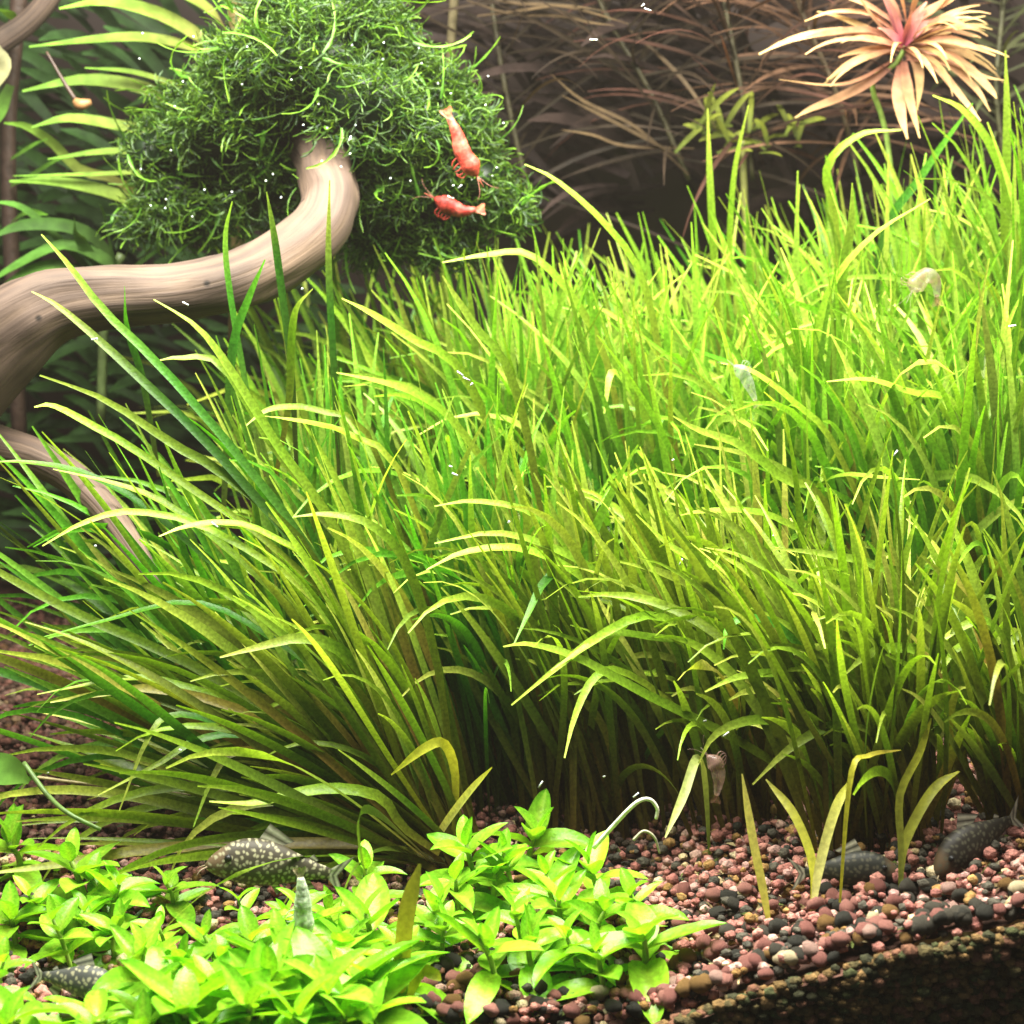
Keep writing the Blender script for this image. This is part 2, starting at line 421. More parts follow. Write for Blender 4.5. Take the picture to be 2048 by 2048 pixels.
def arc(base, phi, th0, bend, L, n, p=2.0, dphi=0.0):
    P = [base.copy()]; q = base.copy(); s = L/n
    for i in range(n):
        t = (i+.5)/n; th = th0+bend*t**p; f = phi+dphi*t
        q = q+Vector((math.sin(th)*math.cos(f), math.sin(th)*math.sin(f), math.cos(th)))*s
        P.append(q.copy())
    return P
def tuft_leaves(rr, base, n, L0, L1, phi0, phis, th0, th1, b0, b1, spread, style, nseg=16, w0=.018, w1=.036):
    for k in range(int(n*1.15)):
        ph = rr.gauss(phi0, phis); th = rr.uniform(th0, th1)
        L = rr.uniform(L0, L1)
        bx = base.x+rr.gauss(0, spread); by = base.y+rr.gauss(0, spread*.7)
        b = Vector((bx, by, ground(bx, by)-.02))
        bend = rr.uniform(b0*.4, b1*.6) if rr.random() < .66 else rr.uniform(b1*.8, b1+math.radians(75))
        P = arc(b, ph, th, bend, L, nseg, rr.uniform(2.0, 4.5), rr.gauss(0, .4))
        N = Vector((rr.gauss(0, .6), -1+rr.gauss(0, .25), rr.uniform(.0, .6))).normalized()
        low = min(p.z-ground(p.x, p.y) for p in P[2:])
        if low < 0: continue
        yield P, rr.uniform(w0, w1), N, gcol(style, rr), rr.gauss(0, .5)
D = math.radians
#      x(px)  y    n    L0   L1   phi0 phis  th0 th1  b0 b1 spread style label
TUFTS = [
 (850, 6.42, 250, .75, 1.62, 178, 22, 12, 82, 8, 45, .055, 'olive', 'big olive grass tuft fanning left from a brown base behind the bright carpet plants'),
 (1690, 6.02, 210, .45, 1.30, 182, 70, 2, 34, 4, 45, .09, 'olive', 'brown-based grass tuft standing behind the bare pink gravel and yellow seedlings'),
 (1985, 5.95, 110, .45, 1.10, 150, 90, 3, 40, 8, 60, .07, 'olive', 'short grass tuft cut by the right edge above the dark mottled catfish'),
 (1160, 6.75, 190, .70, 1.50, 182, 55, 4, 30, 4, 45, .11, 'olive', 'grass tuft right of the big fanning tuft, over the dark gap in the gravel'),
 (1440, 6.55, 190, .60, 1.40, 182, 60, 3, 28, 4, 48, .11, 'olive', 'grass tuft directly left of the brown-based tuft, arching over the pale pink shrimp'),
 (960, 6.95, 180, .95, 1.60, 182, 60, 0, 24, 5, 50, .11, 'green', 'green grass tuft rising just behind the top of the big fanning tuft'),
 (640, 7.0, 120, 1.0, 1.72, 175, 70, 0, 18, 4, 30, .09, 'green', 'sparse upright dark green tuft whose blades cross in front of the driftwood bend'),
 (600, 6.75, 150, .95, 1.72, 178, 25, 18, 58, 4, 35, .08, 'green', 'bright green tuft leaning far left below the driftwood branch'),
 (1240, 7.5, 180, 1.25, 1.95, 185, 90, 0, 20, 6, 60, .14, 'lime', 'yellow-green tuft in the middle of the lawn, right of the lower red shrimp'),
 (1580, 7.3, 180, 1.15, 1.80, 185, 90, 0, 20, 6, 60, .14, 'lime', 'lime tuft in the lawn below the pink rosette plant'),
 (1860, 7.0, 170, 1.0, 1.70, 185, 90, 0, 22, 6, 60, .12, 'lime', 'lime tuft holding the pale pinkish shrimp, near the right edge'),
 (1000, 7.7, 170, 1.5, 2.0, 190, 90, 0, 18, 6, 60, .14, 'lime', 'back lawn tuft touching the right side of the moss ball'),
 (1360, 8.1, 170, 1.45, 2.0, 185, 90, 0, 18, 6, 60, .15, 'lime', 'back lawn tuft with two tall straight blades against the dark bronze plants'),
 (1680, 8.0, 170, 1.5, 2.05, 180, 90, 0, 18, 6, 60, .15, 'lime', 'back lawn tuft reaching up to the hanging leaves of the pink rosette'),
 (1960, 7.8, 150, 1.55, 2.25, 180, 90, 0, 16, 6, 55, .14, 'lime', 'tallest lawn tuft at the right edge beside the pink rosette'),
]
TU = []
rg = random.Random(11)
for (px, y_, n, L0, L1, ph, phs, t0, t1, b0, b1, sp, sty, lab) in TUFTS:
    x_ = at(px, 1000, y_).x
    base = Vector((x_, y_, ground(x_, y_)))
    e = empty('grass_tuft', base, lab, 'grass tuft', 'grass tufts of the planted lawn'); TU.append(e)
    for P, wd, N, cf, tw in tuft_leaves(rg, base, n, L0, L1, D(ph), D(phs), D(t0), D(t1), D(b0), D(b1), sp, sty):
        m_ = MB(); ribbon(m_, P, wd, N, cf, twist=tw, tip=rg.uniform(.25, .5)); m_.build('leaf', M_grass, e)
# leaves that stand out in front: (tuft, depth at root, depth at tip, width, style, points root -> tip)
LV = [
 (0, 6.40, 6.15, .034, 'lime', [(820, 1560), (700, 1480), (480, 1350), (300, 1300), (180, 1310), (95, 1325)]),
 (0, 6.40, 6.18, .030, 'lime', [(800, 1550), (640, 1420), (450, 1330), (290, 1280), (200, 1285), (70, 1310)]),
 (0, 6.35, 6.05, .042, 'lime', [(840, 1600), (760, 1400), (700, 1290), (640, 1225), (570, 1203), (490, 1220), (415, 1240)]),
 (0, 6.30, 6.00, .042, 'lime', [(830, 1610), (760, 1560), (720, 1505), (640, 1487), (560, 1495), (480, 1515), (395, 1512)]),
 (0, 6.40, 6.10, .030, 'green', [(820, 1590), (600, 1450), (430, 1370), (330, 1348), (280, 1390), (225, 1530)]),
 (0, 6.40, 6.10, .030, 'green', [(820, 1590), (650, 1470), (480, 1390), (375, 1395), (300, 1440), (185, 1500)]),
 (0, 6.38, 6.10, .030, 'green', [(820, 1600), (650, 1500), (520, 1425), (440, 1420), (400, 1470), (365, 1560)]),
 (0, 6.38, 6.25, .045, 'green', [(840, 1610), (740, 1580), (600, 1560), (400, 1552), (270, 1545)]),
 (0, 6.34, 5.95, .045, 'green', [(840, 1625), (740, 1600), (600, 1590), (300, 1600), (100, 1632), (-40, 1650)]),
 (0, 6.42, 6.30, .036, 'lime', [(840, 1570), (760, 1500), (400, 1275), (150, 1160), (0, 1080), (-60, 1040)]),
 (0, 6.40, 6.20, .028, 'green', [(840, 1560), (700, 1350), (500, 1195), (360, 1135), (200, 1170), (70, 1205)]),
 (0, 6.40, 6.15, .028, 'lime', [(840, 1560), (640, 1180), (420, 1010), (260, 965), (160, 985), (80, 1030)]),
 (0, 6.42, 6.20, .026, 'lime', [(840, 1560), (620, 1110), (500, 1005), (420, 985), (350, 993), (300, 1012)]),
 (0, 6.40, 6.15, .034, 'lime', [(860, 1560), (830, 1280), (770, 1070), (700, 990), (620, 970), (555, 975)]),
 (0, 6.45, 6.30, .036, 'lime', [(860, 1560), (820, 1400), (640, 1010), (530, 850), (430, 690), (370, 615), (290, 565)]),
 (0, 6.45, 6.35, .036, 'lime', [(850, 1560), (780, 1380), (590, 1050), (430, 900), (330, 840), (200, 755), (75, 708)]),
 (0, 6.45, 6.40, .032, 'green', [(850, 1560), (780, 1350), (560, 1000), (330, 720), (200, 590), (130, 500), (78, 442)]),
 (0, 6.42, 6.40, .034, 'green', [(840, 1560), (700, 1220), (450, 900), (250, 700), (120, 585), (60, 550)]),
 (0, 6.45, 6.25, .030, 'lime', [(850, 1560), (620, 1130), (300, 880), (170, 800), (100, 765), (65, 768)]),
 (0, 6.45, 6.25, .030, 'green', [(840, 1570), (640, 1290), (330, 1000), (180, 900), (60, 872), (-30, 872)]),
 (0, 6.45, 6.3, .030, 'lime', [(850, 1560), (720, 1330), (480, 1080), (330, 960), (230, 915), (100, 885)]),
 (0, 6.42, 6.15, .044, 'olive', [(850, 1590), (780, 1540), (560, 1420), (420, 1360), (260, 1300), (100, 1215), (0, 1180)]),
 (0, 6.42, 6.2, .044, 'olive', [(840, 1600), (700, 1500), (500, 1420), (300, 1320), (120, 1250), (-30, 1225)]),
 (7, 6.75, 6.6, .030, 'lime', [(760, 1250), (640, 1000), (520, 850), (420, 690), (340, 675), (300, 680)]),
 (7, 6.75, 6.5, .030, 'lime', [(880, 1280), (760, 900), (660, 820), (600, 800), (540, 790), (500, 785)]),
 (7, 6.75, 6.5, .026, 'lime', [(820, 1180), (700, 830), (600, 775), (545, 767), (500, 775), (465, 802)]),
 (5, 6.95, 6.6, .036, 'lime', [(1080, 1300), (960, 960), (860, 800), (790, 745), (720, 720), (635, 703)]),
 (5, 6.95, 6.7, .034, 'lime', [(1000, 1300), (950, 900), (870, 700), (780, 640), (700, 590), (645, 563)]),
 (5, 6.95, 6.8, .036, 'lime', [(1060, 1300), (1010, 900), (960, 700), (900, 620), (860, 560), (835, 520)]),
 (3, 6.75, 6.3, .034, 'lime', [(1330, 1480), (1270, 1250), (1160, 1110), (1060, 1040), (940, 1005), (820, 1025)]),
 (3, 6.75, 6.3, .034, 'lime', [(1290, 1480), (1220, 1220), (1100, 1090), (990, 1035), (880, 1040), (805, 1075)]),
 (3, 6.75, 6.4, .030, 'lime', [(1200, 1480), (1160, 1200), (1090, 1060), (1010, 970), (900, 945), (820, 955)]),
 (4, 6.45, 5.95, .038, 'lime', [(1640, 1530), (1530, 1480), (1400, 1400), (1220, 1310), (1090, 1240), (1000, 1215), (950, 1220)]),
 (4, 6.5, 6.0, .032, 'lime', [(1520, 1500), (1400, 1280), (1300, 1190), (1220, 1160), (1130, 1200), (1050, 1260), (965, 1330)]),
 (4, 6.5, 6.05, .032, 'lime', [(1560, 1500), (1440, 1320), (1330, 1225), (1220, 1200), (1150, 1195), (1090, 1230), (1040, 1265)]),
 (4, 6.5, 6.1, .030, 'lime', [(1440, 1500), (1270, 1330), (1170, 1265), (1120, 1280), (1085, 1350), (1065, 1430)]),
 (3, 6.7, 6.3, .034, 'green', [(1180, 1480), (1110, 1180), (1060, 1085), (1025, 1100), (1000, 1150), (970, 1215)]),
 (4, 6.5, 6.2, .032, 'lime', [(1620, 1500), (1540, 1210), (1400, 1090), (1280, 1040), (1200, 970)]),
 (4, 6.5, 6.2, .038, 'olive', [(1620, 1520), (1500, 1240), (1350, 1130), (1250, 1080), (1170, 1060)]),
 (1, 6.05, 5.95, .032, 'lime', [(1700, 1540), (1620, 1220), (1520, 1120), (1400, 1050), (1330, 1033)]),
 (1, 6.1, 6.0, .030, 'lime', [(1740, 1540), (1720, 1130), (1660, 1070), (1560, 1045), (1460, 1035)]),
 (4, 6.6, 6.3, .030, 'lime', [(1600, 1400), (1560, 1060), (1470, 980), (1400, 962), (1320, 965), (1285, 972)]),
 (4, 6.6, 6.4, .036, 'lime', [(1640, 1350), (1560, 960), (1480, 905), (1400, 840), (1320, 812), (1270, 785)]),
 (9, 7.0, 6.6, .034, 'lime', [(1640, 1200), (1600, 980), (1520, 910), (1420, 860), (1310, 838)]),
 (9, 7.0, 6.5, .030, 'lime', [(1540, 1150), (1530, 1000), (1545, 920), (1590, 895), (1660, 900), (1735, 905)]),
 (1, 6.05, 5.85, .036, 'lime', [(1830, 1500), (1800, 1320), (1750, 1235), (1680, 1222), (1630, 1240), (1595, 1272)]),
 (2, 6.0, 5.85, .034, 'lime', [(1940, 1480), (1910, 1250), (1865, 1172), (1810, 1185), (1755, 1225)]),
 (2, 6.0, 5.85, .030, 'lime', [(1880, 1480), (1860, 1290), (1835, 1220), (1800, 1228), (1776, 1270)]),
 (2, 6.0, 5.80, .030, 'lime', [(1960, 1500), (1860, 1490), (1805, 1440), (1790, 1370), (1805, 1305), (1828, 1297)]),
 (1, 6.05, 5.85, .034, 'lime', [(1700, 1560), (1590, 1450), (1490, 1372), (1420, 1358), (1350, 1385), (1318, 1440)]),
 (1, 6.05, 5.80, .034, 'lime', [(1720, 1560), (1660, 1420), (1600, 1370), (1545, 1378), (1480, 1420), (1420, 1480)]),
 (1, 6.05, 5.85, .030, 'lime', [(1700, 1550), (1600, 1340), (1500, 1275), (1400, 1275), (1330, 1305)]),
 (1, 6.05, 5.85, .030, 'green', [(1640, 1540), (1560, 1300), (1480, 1190), (1420, 1165), (1375, 1180), (1365, 1225)]),
 (10, 6.9, 6.7, .036, 'lime', [(1840, 1250), (1850, 900), (1800, 760), (1720, 740), (1640, 715), (1560, 720)]),
 (10, 6.9, 6.8, .034, 'lime', [(1700, 1150), (1580, 850), (1500, 760), (1420, 700), (1360, 685)]),
 (8, 7.4, 7.2, .036, 'lime', [(1280, 1100), (1230, 820), (1160, 700), (1140, 780), (1150, 700), (1135, 620)][:4]),
 (8, 7.4, 7.3, .034, 'lime', [(1200, 1000), (1150, 700), (1080, 560), (1000, 480), (920, 480), (835, 495)]),
 (8, 7.4, 7.3, .034, 'lime', [(1300, 1000), (1250, 700), (1210, 520), (1140, 420), (1050, 340), (990, 310)]),
 (12, 8.1, 8.0, .038, 'lime', [(1370, 800), (1350, 520), (1340, 350), (1335, 205)]),
 (12, 8.1, 8.0, .036, 'lime', [(1370, 800), (1375, 500), (1385, 330), (1412, 198)]),
 (9, 7.3, 7.2, .038, 'lime', [(1560, 1000), (1570, 700), (1590, 520), (1605, 430), (1608, 345)]),
 (9, 7.3, 7.1, .034, 'lime', [(1560, 1000), (1530, 750), (1560, 560), (1640, 450), (1755, 375)]),
 (14, 7.8, 7.7, .036, 'lime', [(1900, 900), (1895, 500), (1900, 250), (1897, 95)]),
 (14, 7.8, 7.7, .034, 'lime', [(1960, 900), (1930, 500), (1880, 300), (1820, 210), (1760, 180)]),
 (13, 8.0, 7.9, .034, 'lime', [(1620, 900), (1580, 450), (1560, 320), (1620, 255), (1700, 245)]),
 (13, 8.0, 7.9, .036, 'green', [(1640, 900), (1660, 480), (1740, 330), (1835, 195)]),
 (6, 7.0, 6.9, .026, 'green', [(500, 900), (470, 760), (435, 560), (425, 450), (438, 380)]),
 (6, 7.0, 6.9, .028, 'green', [(560, 900), (550, 700), (525, 500), (515, 430), (503, 362)]),
 (6, 7.0, 6.9, .026, 'green', [(640, 900), (630, 700), (620, 500), (622, 340)]),
 (6, 7.0, 6.9, .034, 'green', [(420, 1000), (430, 800), (440, 650), (470, 560), (500, 490)]),
 (6, 7.0, 6.9, .030, 'green', [(300, 900), (270, 720), (240, 620), (235, 540)]),
 (6, 7.0, 6.8, .030, 'lime', [(520, 900), (545, 760), (550, 640), (560, 580), (590, 545)]),
]
rl = random.Random(5)
for (ti, y0, y1, wd, sty, pts) in LV:
    n = len(pts)
    P = [at(a, b, lerp(y0, y1, (i/(n-1))**1.3)) for i, (a, b) in enumerate(pts)]
    P = [Vector((p.x, p.y, max(p.z, ground(p.x, p.y)+.005))) for p in P]
    P = catmull(P, 14)
    N = Vector((rl.gauss(0, .25), -1, rl.uniform(.6, 1.3))).normalized()
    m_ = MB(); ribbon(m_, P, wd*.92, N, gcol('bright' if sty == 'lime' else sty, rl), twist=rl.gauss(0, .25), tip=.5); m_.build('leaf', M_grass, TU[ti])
# the uncountable rest of the lawn
mb = MB(); rf = random.Random(21)
for k in range(1300):
    by = lerp(6.75, 8.9, rf.random()); px = rf.uniform(620, 2050)
    if by < 7.0: px = rf.uniform(950, 2050)
    bx = at(px, 1000, by).x
    L = lerp(.8, 1.75, min(1, (by-6.7)/1.4))*rf.uniform(.75, 1.1)
    P = arc(Vector((bx, by, ground(bx, by)-.02)), rf.uniform(0, 6.28) if rf.random() < .5 else rf.gauss(PI, .8), D(rf.uniform(1, 18)), D(rf.uniform(3, 45) if rf.random() < .75 else rf.uniform(50, 110)), L, 8, 2.2, rf.gauss(0, .3))
    N = Vector((rf.gauss(0, .5), -1, rf.uniform(.3, 1))).normalized()
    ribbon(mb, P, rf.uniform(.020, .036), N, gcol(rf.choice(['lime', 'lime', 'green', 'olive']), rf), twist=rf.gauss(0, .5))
tag(mb.build('grass', M_grass), kind='stuff')

# ------------------------------------------------------------------ carpet plants
def carpet_leaf(rr, L, wd, droop, cup):
    mb = MB(); n = 8; vs = []; cs = []; fs = []
    base = mixc((.11, .43, .016), (.27, .58, .03), rr.random())
    for i in range(n+1):
        t = i/n; a = droop*t
        yy = L*(math.sin(a)/droop if abs(droop) > 1e-3 else t); zz = -L*(1-math.cos(a))/droop if abs(droop) > 1e-3 else 0
        prof_ = (math.sin(PI*min(1, t**.85))**.6)*(1-.15*t) if t < 1 else 0.0
        hw = wd*.5*max(prof_, .10 if t < .5 else .0)
        wob = .03*L*math.sin(t*7+rr.random()*2)
        for s in (-1, -.5, 0, .5, 1):
            vs.append(Vector((s*hw, yy, zz + cup*abs(s)**1.5*hw + wob*s*s*.4)))
            c = mixc(base, (.38, .54, .05), .5 if s == 0 else 0.0); c = mixc(c, (.40, .54, .025), (1-t)*.4)
            cs.append(c)
    for i in range(n):
        for s in range(4):
            q = i*5+s; fs.append((q, q+1, q+6, q+5))
    mb.add(vs, fs, cs); return mb.mesh('leaf', M_carpet)
rc = random.Random(17)
LEAFV = [carpet_leaf(rc, 1.0, rc.uniform(.36, .54), rc.uniform(-.1, 1.0), rc.uniform(.15, .7)) for _ in range(14)]
def carpet_plant(px, py, size, nodes, label, H=None, lean=0.3):
    size *= 1.16+.34*max(0, min(1, (py-1780)/130))
    H = H if H is not None else rc.uniform(.12, .22)
    top = on_ground(px, py, H)
    ld = rc.uniform(0, 6.28); bx = top.x+math.cos(ld)*H*lean; by = max(GY+.05, top.y+abs(math.sin(ld))*H*lean)
    base = Vector((bx, by, ground(bx, by)))
    e = empty('carpet_plant', base, label, 'carpet plant', 'low leafy plants of the bright green carpet')
    mb = MB(); mid = base.lerp(top, .5)+Vector((rc.gauss(0, .01), rc.gauss(0, .01), .01))
    P = catmull([base-Vector((0, 0, .02)), mid, top], 8)
    tube(mb, P, lambda t: .011*(1-.4*t)*size/.2, 6, (.24, .36, .05)); mb.build('stem', M_root, e)
    az = rc.uniform(0, 6.28); nodes += 1
    for k in range(nodes):
        t = 1-.75*k/max(1, nodes-1)
        p = P[min(8, int(t*8))]
        el = lerp(1.15, -.05, min(1, k/(nodes-1.0)*1.15))+rc.gauss(0, .12)
        L = size*lerp(.5, 1.08, min(1, (k+.3)/(nodes*.55)))*rc.uniform(.85, 1.12)
        for s in (0, 1):
            a = az+k*PI/2+s*PI+rc.gauss(0, .2)
            e2 = el+rc.gauss(0, .12)
            M = Matrix.Translation(p-base) @ Matrix.Rotation(a, 4, 'Z') @ Matrix.Rotation(e2, 4, 'X') @ Matrix.Rotation(rc.gauss(0, .25), 4, 'Y') @ Matrix.Scale(L, 4)
            o = link('leaf', rc.choice(LEAFV), e, M)
    return e
CP = [
 (175, 1660, .14, 4, 'plant tucked against the right side of the large six-leaved plant'),
 (270, 1790, .15, 4, 'plant over the gravel gap above the lower catfish head'),
 (450, 1700, .10, 3, 'very small plant under the belly of the upper catfish'),
 (540, 1730, .12, 4, 'low plant left of the glassy shrimp tail'),
 (620, 1720, .13, 4, 'plant directly right of the glassy shrimp body'),
 (510, 1850, .16, 4, 'plant in the thick of the bottom carpet, left of centre'),
 (390, 1950, .16, 4, 'plant cut by the bottom edge midway between the catfish and the stalk'),
 (170, 1935, .13, 4, 'plant under the lower catfish tail at the bottom edge'),
 (650, 1925, .15, 4, 'plant at the bottom edge right under the tall upright leaf'),
 (840, 1740, .14, 4, 'low plant in the gap right of the yellow stalk'),
 (950, 1610, .15, 4, 'plant between the topmost star-shaped plant and the drooping yellow blade'),
 (1030, 1650, .15, 4, 'plant under the topmost star-shaped plant'),
 (55, 1690, .15, 4, 'plant below the left leaves of the large six-leaved plant'),
 (160, 1720, .14, 4, 'low shaded plant between the large six-leaved plant and the green two-leaved one'),
 (590, 1850, .17, 4, 'plant filling the carpet left of the tall upright leaf'),
 (400, 1870, .16, 4, 'lime plant in the second row from the bottom, middle of the carpet'),
 (750, 1790, .15, 4, 'plant against the left side of the thick yellow stalk'),
 (290, 1875, .15, 4, 'small plant right of the lower catfish snout'),
 (1070, 1770, .15, 4, 'shaded plant left of the round leaf on the front gravel'),
 (860, 1660, .15, 4, 'plant at the left end of the second patch'),
 (1190, 1690, .15, 4, 'young plant at the upper right end of the second patch'),
 (135, 1625, .20, 4, 'large six-leaved plant at left, under the long olive blade lying across the carpet'),
 (15, 1590, .19, 4, 'plant cut by the left edge, behind the large six-leaved plant'),
 (20, 1735, .17, 4, 'plant at the left edge halfway between the large plant and the lower catfish'),
 (100, 1735, .13, 4, 'upright narrow-leaved plant just above the lower catfish tail'),
 (225, 1670, .16, 4, 'dark green plant right of the large six-leaved plant'),
 (225, 1750, .14, 4, 'green plant with two broad leaves above the lower catfish back'),
 (315, 1670, .13, 4, 'plant left of the upper catfish head'),
 (385, 1765, .13, 4, 'small shaded plant below the upper catfish head'),
 (300, 1750, .12, 3, 'tiny plant in the bare gravel gap between the two catfish'),
 (475, 1775, .16, 4, 'broad pale plant directly below the upper catfish belly'),
 (690, 1640, .15, 4, 'plant behind the tail of the upper catfish'),
 (690, 1725, .19, 4, 'long-leaved plant right of the glassy shrimp'),
 (530, 1790, .18, 4, 'yellow-green plant left of the glassy shrimp head'),
 (650, 1795, .19, 5, 'bright plant below the head of the glassy shrimp'),
 (425, 1825, .18, 5, 'bright plant centred above the bottom row of the carpet'),
 (345, 1835, .15, 4, 'yellowish plant right of the lower catfish head'),
 (8, 1815, .11, 4, 'yellow plant left of the lower catfish tail'),
 (10, 1945, .15, 4, 'pale overexposed plant in the bottom left corner'),
 (265, 1950, .13, 4, 'plant below the lower catfish belly at the bottom edge'),
 (350, 1915, .19, 4, 'lime plant at the bottom edge, second from the lower catfish'),
 (470, 1905, .18, 4, 'plant with curled leaves at the bottom edge left of the tall upright leaf'),
 (620, 1880, .22, 4, 'plant with one tall upright leaf at the bottom of the carpet'),
 (700, 1850, .19, 4, 'white-tipped plant left of the thick yellow stalk'),
 (560, 1935, .20, 4, 'plant cut by the bottom edge under the tall upright leaf'),
 (690, 1935, .19, 4, 'plant cut by the bottom edge beside the foot of the yellow stalk'),
 (880, 1595, .18, 4, 'plant right of the drooping yellow blade, top left of the second patch'),
 (1010, 1575, .19, 4, 'topmost star-shaped plant of the second carpet patch'),
 (935, 1650, .16, 4, 'plant in the centre left of the second patch'),
 (1110, 1630, .18, 4, 'plant beside the white curled tendril'),
 (1055, 1700, .18, 5, 'plant with a long striped leaf in the middle of the second patch'),
 (1215, 1770, .20, 4, 'five-leaved plant at the right end of the second patch, on pink gravel'),
 (905, 1770, .16, 4, 'shaded plant right of the thick yellow stalk'),
 (1000, 1770, .16, 4, 'small-leaved plant at the front of the second patch'),
 (1125, 1795, .15, 3, 'plant with one round leaf lying on the front gravel'),
 (830, 1700, .15, 3, 'small plant between the yellow stalk and the second patch'),
 (1140, 1720, .17, 4, 'plant left of the five-leaved plant in the second patch'),
 (970, 1720, .15, 4, 'small plant in the heart of the second patch'),
 (560, 1710, .15, 4, 'narrow plant hidden behind the glassy shrimp'),
]
for a in CP: carpet_plant(*a)

# ------------------------------------------------------------------ moss on the wood
rm = random.Random(31)
mc = at(590, 230, 7.85)
moss = empty('moss_clump', mc, 'shaggy dark green moss ball growing on the driftwood end', 'moss')
BL = [(600, 120, 7.85, 170, 130, .36), (690, 200, 7.8, 165, 125, .36), (430, 240, 7.95, 115, 105, .30), (850, 260, 7.85, 75, 110, .24),
      (355, 370, 8.05, 95, 75, .24), (470, 310, 8.05, 150, 120, .30), (760, 350, 7.98, 140, 100, .28), (900, 340, 7.9, 70, 60, .2), (620, 30, 7.9, 170, 70, .3), (790, 430, 8.0, 95, 60, .2), (290, 290, 8.0, 55, 60, .2), (310, 420, 8.05, 70, 40, .2), (960, 390, 7.9, 40, 40, .15), (700, 430, 8.05, 70, 60, .2), (840, 470, 8.0, 70, 45, .18), (470, 130, 7.9, 85, 80, .28)]
sc0 = 2*TANH/1932
BB = [(at(a, b, yy), rx*sc0*yy/math.cos(PITCH)*.98, ry*sc0*yy*1.0, rz) for a, b, yy, rx, ry, rz in BL]
mb = MB()
for c, rx, rz, ry in BB:
    mb.add([Vector((c.x+q.x*rx*.74*(1+.2*noise.noise(q*2+c)), c.y+q.y*ry*.74, c.z+q.z*rz*.74)) for q in ICO2[0]], ICO2[1], (.012, .028, .008))
mb.build('core', M_moss, moss)
def frond(rr, mb, M, L, col, tipc=(.22, .44, .03), fw=.05):
    n = 6; b0 = rr.uniform(-.5, .5); b1 = rr.uniform(-2.6, 2.6); b2 = rr.uniform(-1.2, 1.2); vs = []; fs = []
    q = Vector((0, 0, 0))
    for i in range(n+1):
        t = i/n; a = b0+b1*t; g = b2*t
        d = Vector((math.sin(g), math.cos(a)*math.cos(g), math.sin(a)))
        hw = L*fw*(1-.6*t)*(1.35 if i % 2 else .65)
        s = d.cross(Vector((.3, .2, 1))).normalized()
        vs += [M @ (q-s*hw), M @ (q+d.cross(s)*hw*.7), M @ (q+s*hw)]
        q = q+d*(L/n)
    for i in range(n):
        a = i*3; fs += [(a, a+1, a+4, a+3), (a+1, a+2, a+5, a+4)]
    cs = []
    for i in range(n+1): cs += [mixc(col, tipc, (i/n)**1.5*.8)]*3
    mb.add(vs, fs, cs)
FV = []
for k in range(24):
    m_ = MB(); frond(rm, m_, Matrix.Identity(4), 1.0, mixc((.05, .15, .014), (.10, .27, .02), rm.random()), (.26, .48, .04), .034); FV.append(m_.mesh('frond', M_moss))
W0, W1 = at(640, 400, 7.35), at(595, 285, 7.7)
def moss_pts(n, rr, k0, k1):
    out = []
    tot = [b[1]*b[2] for b in BB]
    while len(out) < n:
        c, rx, rz, ry = rr.choices(BB, tot)[0]
        d = Vector((rr.gauss(0, 1), rr.gauss(0, 1), rr.gauss(0, 1))).normalized()
        if d.y > .45: continue
        lump = noise.noise(Vector((c.x+d.x*rx, c.y+d.y*ry, c.z+d.z*rz))*5.5)
        kk = rr.uniform(k0, k1)+.42*lump
        if lump < -.02 and rr.random() < .72: continue
        if d.z < -.2 and rr.random() < .35: continue
        p = Vector((c.x+d.x*rx*kk, c.y+d.y*ry*kk, c.z+d.z*rz*kk))
        if any(((p.x-b[0].x)/b[1])**2+((p.y-b[0].y)/b[3])**2+((p.z-b[0].z)/b[2])**2 < .42 for b in BB): continue
        wd = W1-W0; tt = max(0, min(1, (p-W0).dot(wd)/wd.dot(wd)))
        if p.y < (W0+wd*tt).y+.1 and ((p-(W0+wd*tt))*1.0).length < .15: continue
        out.append((p, Vector((d.x/rx, d.y/ry, d.z/rz)).normalized()))
    return out
def orient(p, nrm, rr, L):
    d = (nrm*rr.uniform(.0, .9)+Vector((rr.gauss(0, .8), rr.gauss(0, .6), rr.gauss(-.05, .55)))).normalized()
    z = d.cross(Vector((rr.gauss(0, 1), rr.gauss(0, 1), rr.gauss(0, 1)))).normalized(); x = d.cross(z)
    return Matrix(((x.x, d.x, z.x, p.x), (x.y, d.y, z.y, p.y), (x.z, d.z, z.z, p.z), (0, 0, 0, 1)))
mb = MB()
for p, nr in moss_pts(17000, rm, .70, 1.04):
    L = rm.uniform(.05, .10); br = rm.random()**1.5; frond(rm, mb, orient(p, nr, rm, L) @ Matrix.Scale(1, 4), L, mixc((.012, .042, .010), (.11, .25, .018), br), mixc((.05, .14, .016), (.32, .56, .04), br), .052)
tag(mb.build('moss_mass', M_moss, moss), kind='stuff')
for p, nr in moss_pts(295, rm, .98, 1.26):
    L = rm.uniform(.10, .24); M = orient(p, nr, rm, L)
    o = link('frond', rm.choice(FV), moss, Matrix.Translation(-mc) @ M @ Matrix.Scale(L, 4))

